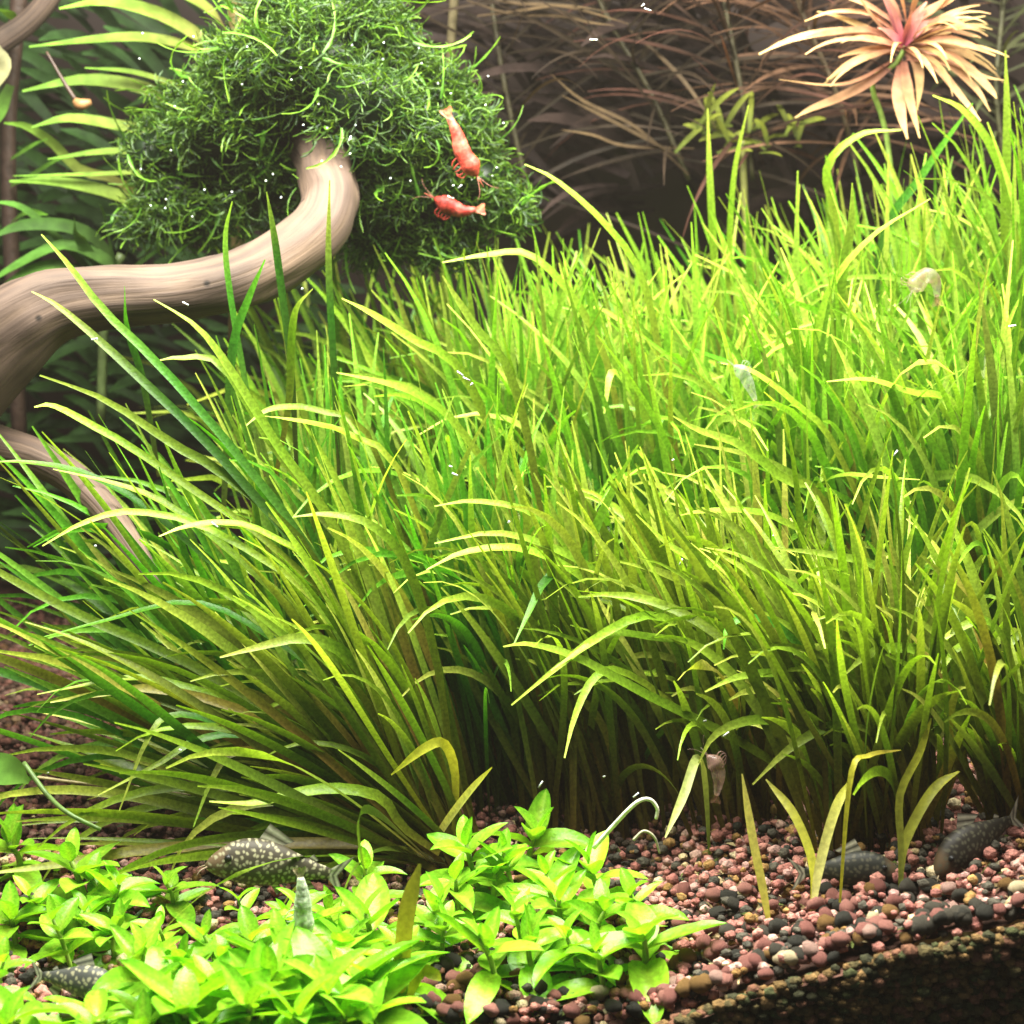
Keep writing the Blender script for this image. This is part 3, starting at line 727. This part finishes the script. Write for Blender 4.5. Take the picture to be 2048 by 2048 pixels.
# ------------------------------------------------------------------ plants in the background
def traced(e, rr, pts, y0, y1, wd, c0, c1, name='leaf', N=None, tip=.5, n=12, mat=None, label=None):
    k = len(pts)
    P = catmull([at(a, b, lerp(y0, y1, i/(k-1))) for i, (a, b) in enumerate(pts)], n)
    N = N or Vector((rr.gauss(0, .2), -1, rr.uniform(.5, 1.2))).normalized()
    m_ = MB(); j = rr.uniform(.85, 1.15)
    ribbon(m_, P, wd, N, lambda t: tuple(x*j for x in mixc(c0, c1, t)), tip=tip, twist=rr.gauss(0, .3))
    return m_.build(name, mat or M_back, e)
rb = random.Random(41)
GB, GT = (.17, .13, .04), (.16, .33, .035)
def bgplant(px, py, Y, label, name='stem_plant', cat='plant', group=None):
    p = at(px, py, Y); g = Vector((p.x, p.y, ground(p.x, p.y)))
    return empty(name, g, label, cat, group)
def stalk(e, pts, r, col, name='stem'):
    m_ = MB(); k = len(pts); P = catmull([at(a, b, y_) for a, b, y_ in pts], 12); tube(m_, P, lambda t: r, 7, col); return m_.build(name, M_root, e)
e = bgplant(430, 200, 8.55, 'strap-leaved plant whose long green leaves point left from behind the moss')
gb = e.location; stalk(e, [(440, 700, 8.55), (450, 400, 8.55), (445, 100, 8.55), (440, -80, 8.5)], .03, (.12, .09, .03))
for pts, wd in [([(450, 120), (380, 70), (300, 25), (200, 2), (112, 16)], .062), ([(440, 120), (370, 90), (280, 70), (190, 72), (55, 88)], .050),
                ([(430, 60), (400, 20), (330, -20), (230, -40)], .055), ([(430, 250), (330, 190), (250, 160), (150, 150), (42, 172)], .055),
                ([(420, 200), (330, 160), (250, 135), (160, 128)], .028), ([(430, 290), (300, 252), (220, 235), (130, 222), (60, 240)], .050),
                ([(420, 420), (300, 420), (230, 370), (110, 342), (18, 342)], .060), ([(420, 350), (300, 325), (180, 328), (25, 332)], .022),
                ([(300, 400), (220, 340), (150, 320), (100, 270), (50, 238), (8, 232)], .042), ([(420, 330), (300, 290), (200, 285), (90, 300)], .03)]:
    traced(e, rb, pts, 8.55, 8.25, wd, GB, GT)
e = bgplant(160, 600, 8.3, 'leafy green plant standing behind the driftwood branch at left')
stalk(e, [(190, 800, 8.4), (200, 560, 8.4), (230, 480, 8.4)], .02, (.07, .10, .03))
for pts, wd in [([(230, 520), (180, 450), (120, 425), (40, 425), (-20, 450)], .055), ([(250, 540), (200, 490), (120, 460), (30, 500), (-30, 540)], .06),
                ([(200, 560), (120, 500), (40, 520), (-40, 590)], .05), ([(220, 540), (170, 480), (145, 440), (140, 410)], .045), ([(230, 540), (210, 470), (195, 400), (183, 380)], .012),
                ([(210, 560), (260, 500), (300, 470), (330, 440)], .03), ([(200, 540), (100, 440), (40, 390), (-20, 380)], .035)]:
    traced(e, rb, pts, 8.35, 8.15, wd, (.05, .09, .02), (.075, .20, .025))
e = bgplant(20, 400, 8.6, 'dark brown stem with green leaves along the left edge', 'stem_plant')
stalk(e, [(40, 900, 8.6), (22, 500, 8.6), (14, 250, 8.6), (30, 60, 8.6), (40, -60, 8.6)], .035, (.035, .02, .014))
for pts, wd in [([(20, 60), (0, 90), (-40, 60)], .07), ([(20, 160), (-10, 220), (-60, 250)], .06), ([(20, 350), (60, 330), (110, 300), (160, 292)], .035), ([(20, 300), (60, 275), (90, 262)], .03),
                ([(30, 40), (10, 20), (-30, 15)], .05), ([(20, 420), (50, 400), (90, 405)], .03)]:
    traced(e, rb, pts, 8.55, 8.3, wd, (.07, .14, .02), (.14, .34, .03))
o = traced(None, rb, [(-45, 180), (-20, 150), (0, 120), (-5, 85)], 8.0, 7.95, .10, (.55, .52, .22), (.62, .60, .34)); o.name = 'yellowed_leaf'
tag(o, 'pale yellowed leaf at the left edge under the twig', 'leaf')
m_ = MB(); P = catmull([at(88, 98, 8.1), at(115, 145, 8.08), at(143, 190, 8.05)], 10); tube(m_, P, lambda t: .005+.004*t, 7, (.05, .028, .018))
P = catmull([at(140, 188, 8.05), at(152, 197, 8.05), at(172, 192, 8.05)], 8); tube(m_, P, lambda t: .010+.014*math.sin(PI*t), 8, (.22, .11, .04))
tag(m_.build('seed_pod', M_root), 'brown pod on a thin stalk hanging between the green strap leaves', 'pod')
# dark green mass far behind the left plants
mb = MB()
for k in range(620):
    px = rb.uniform(-60, 700); py = rb.uniform(-40, 1150); Y = rb.uniform(8.8, 9.8)
    p = at(px, py, Y); a = rb.uniform(2.2, 4.0)
    P = arc(p, a, D(rb.uniform(30, 90)), D(rb.uniform(10, 60)), rb.uniform(.25, .5), 5, 1.5)
    ribbon(mb, P, rb.uniform(.03, .06), Vector((rb.gauss(0, .4), -1, rb.uniform(.2, 1))).normalized(), lambda t: mixc((.014, .024, .010), (.035, .085, .018), t))
tag(mb.build('undergrowth', M_back), kind='stuff')

# bronze stem plants, centre top
def whorl_plant(label, stem, Y, n, L0, L1, wd, c0, c1, th=(50, 110), group='bronze stem plants along the back', phi=None, nodes=None, name='bronze_plant'):
    x, yv = stem[0][0], stem[0][1]
    e = bgplant(x, yv, Y, label, name, 'plant', group)
    P = catmull([at(a, b, Y+(dy if dy else 0)) for a, b, dy in stem], 24)
    m_ = MB(); tube(m_, P, lambda t: .011, 7, mixc(c0, (.05, .045, .018), .5)); m_.build('stem', M_root, e)
    T = tangents(P)
    for k in range(n):
        t = .12+.88*(k/(n-1))**.9; i = min(24, int(t*24)); p = P[i]
        a = k*2.4+rb.gauss(0, .3) if phi is None else rb.gauss(phi, .9)
        P2 = arc(p, a, D(rb.uniform(*th))*(1-.35*t), D(rb.uniform(10, 60)), rb.uniform(L0, L1), 10, 1.6, rb.gauss(0, .2))
        m_ = MB(); j = rb.uniform(.7, 1.2)
        N = Vector((rb.gauss(0, .3), -1, rb.uniform(.4, 1.2))).normalized()
        ribbon(m_, P2, wd*rb.uniform(.7, 1.2), N, lambda t: tuple(q*j for q in mixc(c0, c1, t)), tip=.6, twist=rb.gauss(0, .5)); m_.build('leaf', M_back, e)
    return e
BR0, BR1 = (.024, .018, .010), (.040, .026, .017)
whorl_plant('bronze plant with drooping needle leaves behind the top of the moss', [(1010, 420, 0), (960, 200, 0), (930, 20, 0), (920, -120, 0)], 8.9, 60, .5, .95, .018, BR0, BR1)
whorl_plant('dark bronze plant in the middle of the back, over the yellow-green shoots', [(1300, 340, 0), (1230, 180, 0), (1150, 40, 0), (1090, -100, 0)], 8.8, 80, .5, 1.0, .018, BR0, BR1)
whorl_plant('bronze plant left of the pink rosette with long reddish side leaves', [(1420, 340, 0), (1400, 180, 0), (1370, 20, 0), (1350, -100, 0)], 8.7, 80, .5, 1.0, .017, BR0, (.10, .040, .028))
whorl_plant('bronze stem plant right behind the pink rosette', [(1620, 330, 0), (1580, 180, 0), (1520, 40, 0), (1480, -80, 0)], 8.75, 110, .4, .8, .017, (.075, .042, .026), (.16, .085, .05))
whorl_plant('olive stem plant in the top right corner behind the rosette leaves', [(1900, 330, 0), (1880, 180, 0), (1890, 40, 0), (1900, -80, 0)], 8.9, 44, .3, .6, .022, (.06, .06, .03), (.11, .13, .05))
e = bgplant(1400, 420, 8.6, 'small yellow-green shoot at the foot of the bronze plants')
for k in range(34):
    p = at(rb.gauss(1400, 75), rb.gauss(262, 22), rb.uniform(8.5, 8.65))
    P = arc(p, rb.uniform(0, 6.28), D(rb.uniform(10, 95)), D(30), rb.uniform(.10, .24), 6)
    m_ = MB(); ribbon(m_, P, .022, Vector((rb.gauss(0, .3), -1, .6)).normalized(), lambda t: mixc((.06, .08, .012), (.16, .18, .02), t)); m_.build('leaf', M_back, e)
stalk(e, [(1410, 500, 8.6), (1405, 380, 8.6), (1400, 265, 8.6)], .015, (.12, .12, .03))
e = bgplant(830, 380, 8.95, 'bronze plant reaching right above the moss with two long pale leaves')
for pts in ([(860, -40), (950, 2), (1050, 10), (1120, 25), (1185, 45)], [(880, 0), (960, 25), (1060, 30), (1110, 42), (1160, 48)], [(900, 30), (980, 20), (1060, 10), (1140, 20)], [(1180, 50), (1250, 110), (1300, 165), (1350, 240)],
            [(1300, 330), (1200, 240), (1100, 190), (1040, 140)], [(1290, 300), (1220, 262), (1130, 215), (1060, 180)], [(1310, 280), (1180, 275), (1120, 255), (1060, 245)]):
    traced(e, rb, pts, 8.75, 8.55, .018, (.06, .04, .022), (.12, .08, .04))
stalk(e, [(840, 500, 8.95), (845, 200, 8.9), (860, -60, 8.8)], .02, (.1, .08, .04))

# pink rosette
e = bgplant(1690, 480, 8.15, 'pink and cream rosette plant with long curling leaves, top right', 'rosette_plant')
stalk(e, [(1690, 420, 8.2), (1672, 250, 8.2), (1645, 155, 8.15), (1690, 120, 8.1), (1720, 60, 8.1)], .011, (.20, .30, .06))
PK0, PK1 = (.36, .15, .11), (.50, .31, .13)
RO = [([(1690, 95), (1640, 62), (1560, 60), (1490, 75), (1432, 102)], .042), ([(1680, 125), (1640, 155), (1580, 185), (1530, 205), (1500, 222)], .046),
      ([(1690, 80), (1640, 55), (1560, 62), (1520, 70)], .03), ([(1690, 60), (1640, 25), (1570, 22), (1518, 40)], .032), ([(1700, 50), (1640, 10), (1590, -10), (1560, -30)], .036),
      ([(1700, 40), (1680, 0), (1640, -30), (1620, -60)], .04), ([(1710, 40), (1700, -10), (1690, -60)], .04), ([(1715, 40), (1730, -10), (1740, -60)], .045), ([(1725, 45), (1770, 10), (1800, -30)], .042),
      ([(1730, 60), (1780, 35), (1830, 50)], .034), ([(1730, 70), (1780, 55), (1840, 68), (1850, 72)], .03), ([(1725, 85), (1780, 72), (1830, 85), (1878, 105)], .036),
      ([(1720, 95), (1780, 100), (1830, 130), (1870, 170), (1880, 185)], .042), ([(1710, 105), (1780, 115), (1840, 165), (1868, 210)], .04), ([(1710, 110), (1760, 120), (1820, 190), (1850, 228)], .034), ([(1720, 100), (1800, 120), (1860, 145), (1900, 152)], .024),
      ([(1710, 95), (1730, 120), (1735, 160), (1730, 208)], .046), ([(1700, 120), (1695, 170), (1700, 215), (1712, 262)], .058), ([(1705, 115), (1715, 180), (1735, 260)], .05),
      ([(1720, 60), (1745, 25), (1790, 0), (1830, -30)], .04), ([(1690, 100), (1650, 100), (1600, 120), (1560, 150)], .03), ([(1685, 70), (1650, 35), (1610, -20)], .034), ([(1690, 110), (1620, 150), (1560, 160), (1470, 150)], .022)]
for pts, wd in RO:
    traced(e, rb, pts, 8.1, 7.9+rb.uniform(-.05, .15), wd*.92, PK0, mixc(PK1, (.58, .42, .17), rb.random()), tip=.75)
for k in range(30):
    p = at(1703, 90, 8.1); a_ = rb.uniform(0, 6.28)
    P = arc(p, a_, D(rb.uniform(45, 100)), D(rb.uniform(15, 70)), rb.uniform(.26, .46), 9, 1.8)
    m_ = MB(); c9 = mixc((.44, .25, .12), (.54, .40, .16), rb.random()); ribbon(m_, P, rb.uniform(.020, .034), Vector((rb.gauss(0, .3), -1, rb.uniform(.4, 1.1))).normalized(), lambda t: mixc(PK0, c9, min(1, t*1.6)), tip=.7); m_.build('leaf', M_back, e)
for k in range(10):
    p = at(1705, 85, 8.02); P = arc(p, rb.uniform(0, 6.28), D(rb.uniform(5, 60)), D(25), rb.uniform(.12, .25), 7)
    m_ = MB(); ribbon(m_, P, .035, Vector((rb.gauss(0, .3), -1, .5)).normalized(), lambda t: mixc((.30, .05, .10), (.46, .22, .15), t), tip=.7); m_.build('leaf', M_back, e)
# brown pieces behind the rosette
mb = MB()
for k in range(260):
    px = rb.uniform(820, 2000); py = rb.uniform(-40, 420); p = at(px, py, rb.uniform(9.0, 9.8))
    P = arc(p, rb.uniform(2.2, 4.1), D(rb.uniform(20, 100)), D(40), rb.uniform(.4, .9), 6)
    ribbon(mb, P, rb.uniform(.025, .06), Vector((rb.gauss(0, .3), -1, .5)).normalized(), lambda t: mixc((.022, .015, .014), (.034, .022, .018), t))
tag(mb.build('far_stems', M_back), kind='stuff')

# ------------------------------------------------------------------ seedlings in the gravel
def seedling(label, blades, px, py, name='grass_seedling'):
    g = on_ground(px, py)
    e = empty(name, g, label, 'seedling', 'seedlings rooted in the bare gravel')
    for pts, wd, y1, c0, c1 in blades:
        k = len(pts)
        P = [at(a, b, lerp(g.y, y1, i/(k-1))) for i, (a, b) in enumerate(pts)]
        P[0].z = min(P[0].z, ground(P[0].x, P[0].y)-.01)
        m_ = MB(); ribbon(m_, catmull(P, 14), wd*.72, Vector((rb.gauss(0, .1), -1, rb.uniform(.7, 1.2))).normalized(), lambda t: mixc(c0, c1, t), fold=.3, base_w=.3, tip=.3, twist=rb.gauss(0, .3)); m_.build('leaf', M_seed, e)
    return e
YO, YG, WH = (.46, .38, .04), (.56, .58, .04), (.72, .70, .30)
seedling('single straight yellow blade standing in pink gravel, first of the seedlings', [([(1455, 1760), (1440, 1680), (1420, 1580), (1400, 1460)], .036, 5.75, (.36, .32, .04), (.58, .54, .12))], 1455, 1760)
seedling('yellow seedling split into a V, second from the carpet', [([(1530, 1745), (1545, 1640), (1575, 1530), (1605, 1470)], .040, 5.75, WH, YG), ([(1530, 1700), (1535, 1640), (1500, 1540), (1445, 1470)], .036, 5.85, YG, (.36, .36, .05)),
         ([(1590, 1510), (1605, 1465), (1640, 1425), (1700, 1415)], .024, 5.75, YG, YO)], 1530, 1745)
seedling('three-bladed yellow seedling, third from the carpet', [([(1698, 1690), (1700, 1600), (1698, 1500), (1735, 1420), (1757, 1355)], .032, 5.75, (.2, .24, .05), YG), ([(1698, 1690), (1705, 1600), (1735, 1530), (1770, 1480), (1810, 1455)], .042, 5.8, (.3, .33, .05), YG)], 1698, 1690)
seedling('drooping bright blade crossing the front of the big fanning tuft', [([(806, 1620), (830, 1570), (880, 1500), (928, 1448)], .044, 6.0, WH, YG)], 806, 1620)
seedling('thick yellow stalk standing at the right end of the carpet', [([(752, 1925), (758, 1820), (768, 1720), (792, 1630)], .066, 5.36, (.60, .56, .05), (.16, .17, .03)), ([(755, 1850), (790, 1838), (815, 1836), (832, 1850)], .05, 5.35, YG, YG)], 752, 1920, 'yellow_stalk')
seedling('yellow-green blade with a white tip hanging left of the first seedling', [([(1340, 1560), (1330, 1470), (1315, 1430), (1290, 1500), (1255, 1580)], .040, 5.75, (.1, .16, .03), (.48, .52, .16))], 1340, 1610)
seedling('short bent blade at the foot of the fanning tuft', [([(850, 1600), (860, 1480), (840, 1405), (800, 1412), (738, 1462)], .044, 6.1, (.2, .2, .03), YG)], 850, 1640)
def tendril(label, pts, r, col, name, cat):
    m_ = MB(); P = catmull([at(a, b, y_) for a, b, y_ in pts], 24); tube(m_, P, lambda t: r*(1-.3*t), 7, col)
    return tag(m_.build(name, M_root), label, cat)
tendril('white curled tendril arching over the gravel at the carpet', [(1120, 1600, 5.9), (1160, 1555, 5.88), (1200, 1515, 5.85), (1225, 1508, 5.85), (1240, 1525, 5.85), (1238, 1545, 5.85)], .0075, (.68, .68, .50), 'tendril', 'tendril')
tendril('thin faint tendril curling right of the white one', [(1195, 1585, 5.9), (1215, 1568, 5.9), (1235, 1580, 5.9), (1245, 1610, 5.9)], .005, (.35, .33, .22), 'tendril', 'tendril')
tendril('pale straight runner lying on the brown gravel at left', [(60, 1465, 6.6), (160, 1478, 6.6), (260, 1485, 6.62), (360, 1500, 6.62)], .006, (.34, .28, .13), 'runner', 'runner')
tendril('dark green runner dropping to the large carpet plant', [(45, 1440, 6.2), (90, 1500, 6.1), (130, 1535, 6.0), (190, 1565, 6.0)], .009, (.08, .14, .03), 'runner', 'runner')
o = traced(None, rb, [(-70, 1470), (-20, 1450), (20, 1455), (55, 1475)], 6.1, 6.05, .10, (.14, .34, .05), (.20, .42, .06)); o.name = 'broad_leaf'
tag(o, 'broad green leaf poking in at the left edge over brown gravel', 'leaf')

# ------------------------------------------------------------------ catfish
def ellsec(P, ry, rz, sides=16):
    vs = []
    for i, p in enumerate(P):
        for k in range(sides):
            a = 2*PI*k/sides
            z = math.sin(a); z = z*(1.0 if z > 0 else .72)
            vs.append(Vector((p[0], math.cos(a)*ry[i], p[1]+z*rz[i])))
    return vs
def fin(e, name, outline, thick, M, col, stripes=True):
    """rayed fin: strips of rays between a root line and an edge line, local xz plane"""
    mb = MB(); root, edge = outline; n = len(root); vs = []; cs = []; fs = []
    for side in (-1, 1):
        for i in range(n):
            for k in range(5):
                t = k/4; q = Vector(root[i]).lerp(Vector(edge[i]), t)
                vs.append(Vector((q.x, side*thick*(1-.8*t)*(1.3 if i % 2 else .5), q.z)))
                cs.append(mixc(col, (.42, .40, .30), .8) if (stripes and k % 2) else col)
    h = n*5
    for s in (0, 1):
        for i in range(n-1):
            for k in range(4):
                a = s*h+i*5+k; f = (a, a+1, a+6, a+5); fs.append(f if s else f[::-1])
    mb.add(vs, fs, cs); o = mb.build(name, M_root); o.parent = e; o.matrix_parent_inverse = Matrix.Identity(4); o.matrix_basis = M; return o
def catfish(label, head, tail, Yh, Yt, size, col, rollx=0.0, FM=None):
    """body along local +x = head; placed between head and tail pixels"""
    a = at(*head, Yh); b = at(*tail, Yt); d = (a-b); L = d.length; d.normalize()
    yv = Vector((0, 0, 1)).cross(d).normalized(); zv = d.cross(yv)
    o0 = (a+b)/2
    Mw = Matrix(((d.x, yv.x, zv.x, o0.x), (d.y, yv.y, zv.y, o0.y), (d.z, yv.z, zv.z, o0.z), (0, 0, 0, 1))) @ Matrix.Rotation(rollx, 4, 'X')
    e = empty('catfish', o0, label, 'fish', 'spotted catfish on the bottom'); e.matrix_world = Mw
    xs = [-.40, -.36, -.30, -.22, -.12, -.02, .08, .18, .27, .35, .41, .455, .485, .50]
    cz = [.03, .03, .028, .025, .015, .01, .005, 0, -.006, -.015, -.03, -.042, -.05, -.052]
    rz = [.035, .045, .055, .075, .105, .135, .152, .155, .145, .122, .092, .062, .034, .008]
    ry = [.012, .020, .032, .050, .075, .095, .108, .114, .112, .10, .082, .06, .036, .008]
    P = [(x*L, c*L) for x, c in zip(xs, cz)]
    sides = 16
    vs = ellsec(P, [q*L for q in ry], [q*L*size for q in rz], sides); fs = []; cs = []
    for i in range(len(P)-1):
        for k in range(sides):
            q = i*sides+k; r = i*sides+(k+1) % sides; fs.append((q, r, r+sides, q+sides))
    fs.append(tuple(range(sides-1, -1, -1))); fs.append(tuple(range((len(P)-1)*sides, len(P)*sides)))
    for i in range(len(P)):
        for k in range(sides):
            top = math.sin(2*PI*k/sides)
            c = mixc(col, tuple(x*1.8+.02 for x in col), max(0, -top)*.7)
            if i > 9: c = mixc(c, (.16, .10, .05), .5)
            cs.append(c)
    mb = MB(); mb.add(vs, fs, cs); body = mb.build('body', FM or M_fish); body.parent = e
    I = Matrix.Identity(4)
    z0 = .15*L*size
    fin(e, 'dorsal_fin', ([(lerp(.16, .0, t)*L, 0, z0*lerp(1.0, .88, t)) for t in (0, .25, .5, .75, 1)], [(lerp(.10, -.10, t)*L, 0, z0+lerp(.13, .03, t)*L) for t in (0, .25, .5, .75, 1)]), .006*L, I, tuple(x*1.2 for x in col))
    fin(e, 'adipose_fin', ([(lerp(-.20, -.27, t)*L, 0, .095*L) for t in (0, .5, 1)], [(lerp(-.26, -.30, t)*L, 0, lerp(.16, .12, t)*L) for t in (0, .5, 1)]), .004*L, I, col)
    fin(e, 'tail_fin', ([(-.39*L, 0, lerp(.065, 0, t)*L) for t in (0, .17, .33, .5, .67, .83, 1)], [(lerp(-.56, -.56, t)*L+.10*L*(1-abs(2*t-1)), 0, lerp(.20, -.14, t)*L) for t in (0, .17, .33, .5, .67, .83, 1)]), .004*L, I, (.06, .055, .045))
    fin(e, 'anal_fin', ([(lerp(-.16, -.26, t)*L, 0, -.03*L) for t in (0, .33, .67, 1)], [(lerp(-.22, -.32, t)*L, 0, lerp(-.17, -.09, t)*L) for t in (0, .33, .67, 1)]), .004*L, I, col)
    for s in (-1, 1):
        R_ = Matrix.Translation((.24*L, s*.095*L, -.06*L)) @ Matrix.Rotation(-s*.9, 4, 'X')
        fin(e, 'pectoral_fin', ([(lerp(.04, -.03, t)*L, 0, 0) for t in (0, .33, .67, 1)], [(lerp(-.10, -.12, t)*L, 0, lerp(-.20, -.10, t)*L) for t in (0, .33, .67, 1)]), .007*L, R_, (.36, .20, .05), False)
        R_ = Matrix.Translation((.0, s*.05*L, -.09*L)) @ Matrix.Rotation(-s*.8, 4, 'X')
        fin(e, 'pelvic_fin', ([(lerp(.03, -.03, t)*L, 0, 0) for t in (0, .5, 1)], [(lerp(-.05, -.09, t)*L, 0, lerp(-.12, -.07, t)*L) for t in (0, .5, 1)]), .005*L, R_, (.09, .085, .06))
        m_ = MB(); m_.add([q*.028*L for q in ICO2[0]], ICO2[1], (.01, .01, .01)); o = m_.build('eye', M_shell); o.parent = e; o.location = (.355*L, s*.088*L, .04*L)
        m_ = MB(); P2 = catmull([(.485*L, s*.03*L, -.06*L), (.53*L, s*.05*L, -.09*L), (.55*L, s*.07*L, -.13*L)], 6); tube(m_, P2, lambda t: .007*L*(1-.6*t), 5, (.2, .15, .09)); o = m_.build('barbel', M_root); o.parent = e
    return e
catfish('spotted catfish lying in the carpet below the low olive blades, head to the left', (390, 1618), (645, 1662), 5.84, 5.90, 1.3, (.036, .030, .018), 0.15)
catfish('lower spotted catfish near the bottom left corner, striped tail to the left', (234, 1868), (62, 1846), 5.36, 5.42, 1.3, (.042, .044, .038), -0.35)
catfish('dark catfish with an orange fin behind the V-shaped seedling', (1700, 1640), (1500, 1655), 5.70, 5.76, 1.3, (.014, .015, .011), -0.2, M_fish2)
catfish('dark mottled catfish under the grass at the right edge, head down left', (1760, 1640), (1925, 1545), 5.66, 5.84, 1.3, (.016, .013, .009), 0.2, M_fish2)

# ------------------------------------------------------------------ shrimps
def shrimp(label, pts, Y, r, col, col2, fan=True, up=1):
    SM = M_shell if col[0] > 3*col[2] or col[1] == .40 else M_glassy
    """pts run tail -> head in pixels; one tapering ridged body with fan, legs, feelers, eyes"""
    P = catmull([at(a, b, Y) for a, b in pts], 26); c = P[13]
    e = empty('shrimp', c, label, 'shrimp', 'small shrimps')
    def rad(t):
        seg = 1+.10*abs(math.sin(t*PI*9)) if t < .62 else 1.06
        k = lerp(.35, .95, min(1, t/.45)) if t < .6 else lerp(.95, 1.15, (t-.6)/.15) if t < .75 else lerp(1.15, .22, ((t-.75)/.25)**1.4)
        return r*k*seg
    T = tangents(P)
    mb = MB(); tube(mb, P, rad, 12, lambda t: mixc(col, col2, .5+.5*math.sin(t*19) if t < .62 else .25)); mb.build('body', SM, e)
    d = -T[0]; s = d.cross(Vector((0, -1, .2))).normalized()
    for k in (-1, 0, 1):
        q = [P[0]-d*r*.3, P[0]+(d+s*k*.4)*r*.6, P[0]+(d+s*k*.6)*r*1.2]
        m_ = MB(); ribbon(m_, catmull(q, 6), r*.6, Vector((0.1, -1, .4)).normalized(), lambda t: mixc(col, (.6, .25, .12), .4), base_w=.6, tip=.3); m_.build('tail_fan', SM, e)
    h = P[-1]; f = T[-1]; n = Vector((0, -1, .15)); side = f.cross(n).normalized()*up
    for k in range(5):
        i = 14+k*2; q0 = P[i]+side*r*.7; q = [q0, q0+side*r*.9+f*r*.2, q0+side*r*1.3+f*r*(.7-.3*k)]
        m_ = MB(); tube(m_, catmull(q, 5), lambda t: r*.10*(1-.5*t), 4, col); m_.build('leg', SM, e)
    for k in (-1, 1):
        q = [h, h+f*r*1.8+side*k*r*.7+n*r*.3, h+f*r*2.6+side*k*r*1.5+n*r*.3]
        m_ = MB(); tube(m_, catmull(q, 7), lambda t: r*.04*(1-.6*t), 4, mixc(col, (.5, .4, .3), .3)); m_.build('antenna', SM, e)
        m_ = MB(); ec = P[23]+n*r*.35+side*k*r*.55; m_.add([ec+q*r*.18 for q in ICO1[0]], ICO1[1], (.01, .01, .01)); m_.build('eye', SM, e)
    m_ = MB(); tube(m_, [h-f*r*.3, h+f*r*.8, h+f*r*1.5], lambda t: r*.14*(1-.7*t), 5, col2); m_.build('rostrum', SM, e)
    return e
shrimp('bright red shrimp climbing head down on the right side of the moss', [(848, 222), (862, 252), (872, 285), (888, 312), (900, 332)], 7.42, .030, (.36, .035, .022), (.44, .11, .07))
shrimp('darker red shrimp lying under the moss edge, below the bright one', [(898, 396), (872, 398), (848, 388), (820, 374)], 7.58, .028, (.26, .02, .014), (.36, .07, .05), True, -1)
shrimp('glassy grey shrimp standing head down among the carpet plants', [(567, 1655), (571, 1690), (572, 1730), (578, 1778)], 5.46, .025, (.34, .40, .27), (.46, .52, .38))
shrimp('pale pinkish shrimp in the lime grass near the right edge', [(1768, 560), (1765, 530), (1748, 520), (1728, 538), (1720, 552)], 6.65, .026, (.34, .20, .14), (.36, .32, .22))
shrimp('pale pink shrimp hanging under the arching blade above the seedlings', [(1352, 1500), (1356, 1470), (1352, 1445), (1335, 1425)], 5.95, .022, (.36, .20, .16), (.44, .30, .24))
shrimp('clear whitish shrimp in the middle of the lawn', [(1425, 755), (1415, 730), (1402, 705), (1385, 690)], 6.6, .020, (.32, .34, .26), (.42, .44, .34))

# ------------------------------------------------------------------ specks drifting in the water
mb = MB(); rs = random.Random(77)
for (px, py) in [(1213, 10), (1222, 18), (178, 640), (350, 573), (570, 545), (880, 715), (890, 725), (868, 705), (850, 880), (858, 895), (1270, 868), (1285, 1060), (1460, 1010), (855, 350), (868, 352), (848, 372), (90, 1458), (405, 990), (660, 262), (1330, 1360), (1370, 1385), (1120, 75), (180, 1030), (960, 985), (1690, 855), (1910, 615), (340, 1415), (1020, 1480), (1140, 1465), (1200, 1500)]:
    p = at(px, py, rs.uniform(5.9, 6.3) if py > 400 else 7.0)
    a = rs.uniform(-.8, 1.2); d = Vector((math.cos(a), 0, math.sin(a)))*rs.uniform(.003, .014)
    tube(mb, [p-d, p, p+d], lambda t: .0028, 6, (.5, .53, .5))
for k in range(45):
    px, py = rs.uniform(250, 950), rs.uniform(60, 420); p = at(px, py, 7.45)
    q = [x*.0036 for x in ICO1[0]]; b_ = min(BB, key=lambda b: (b[0]-p).length); 
    mb.add([p+x for x in q], ICO1[1], (.7, .78, .7))
tag(mb.build('drifting_specks', M_shell), kind='stuff')
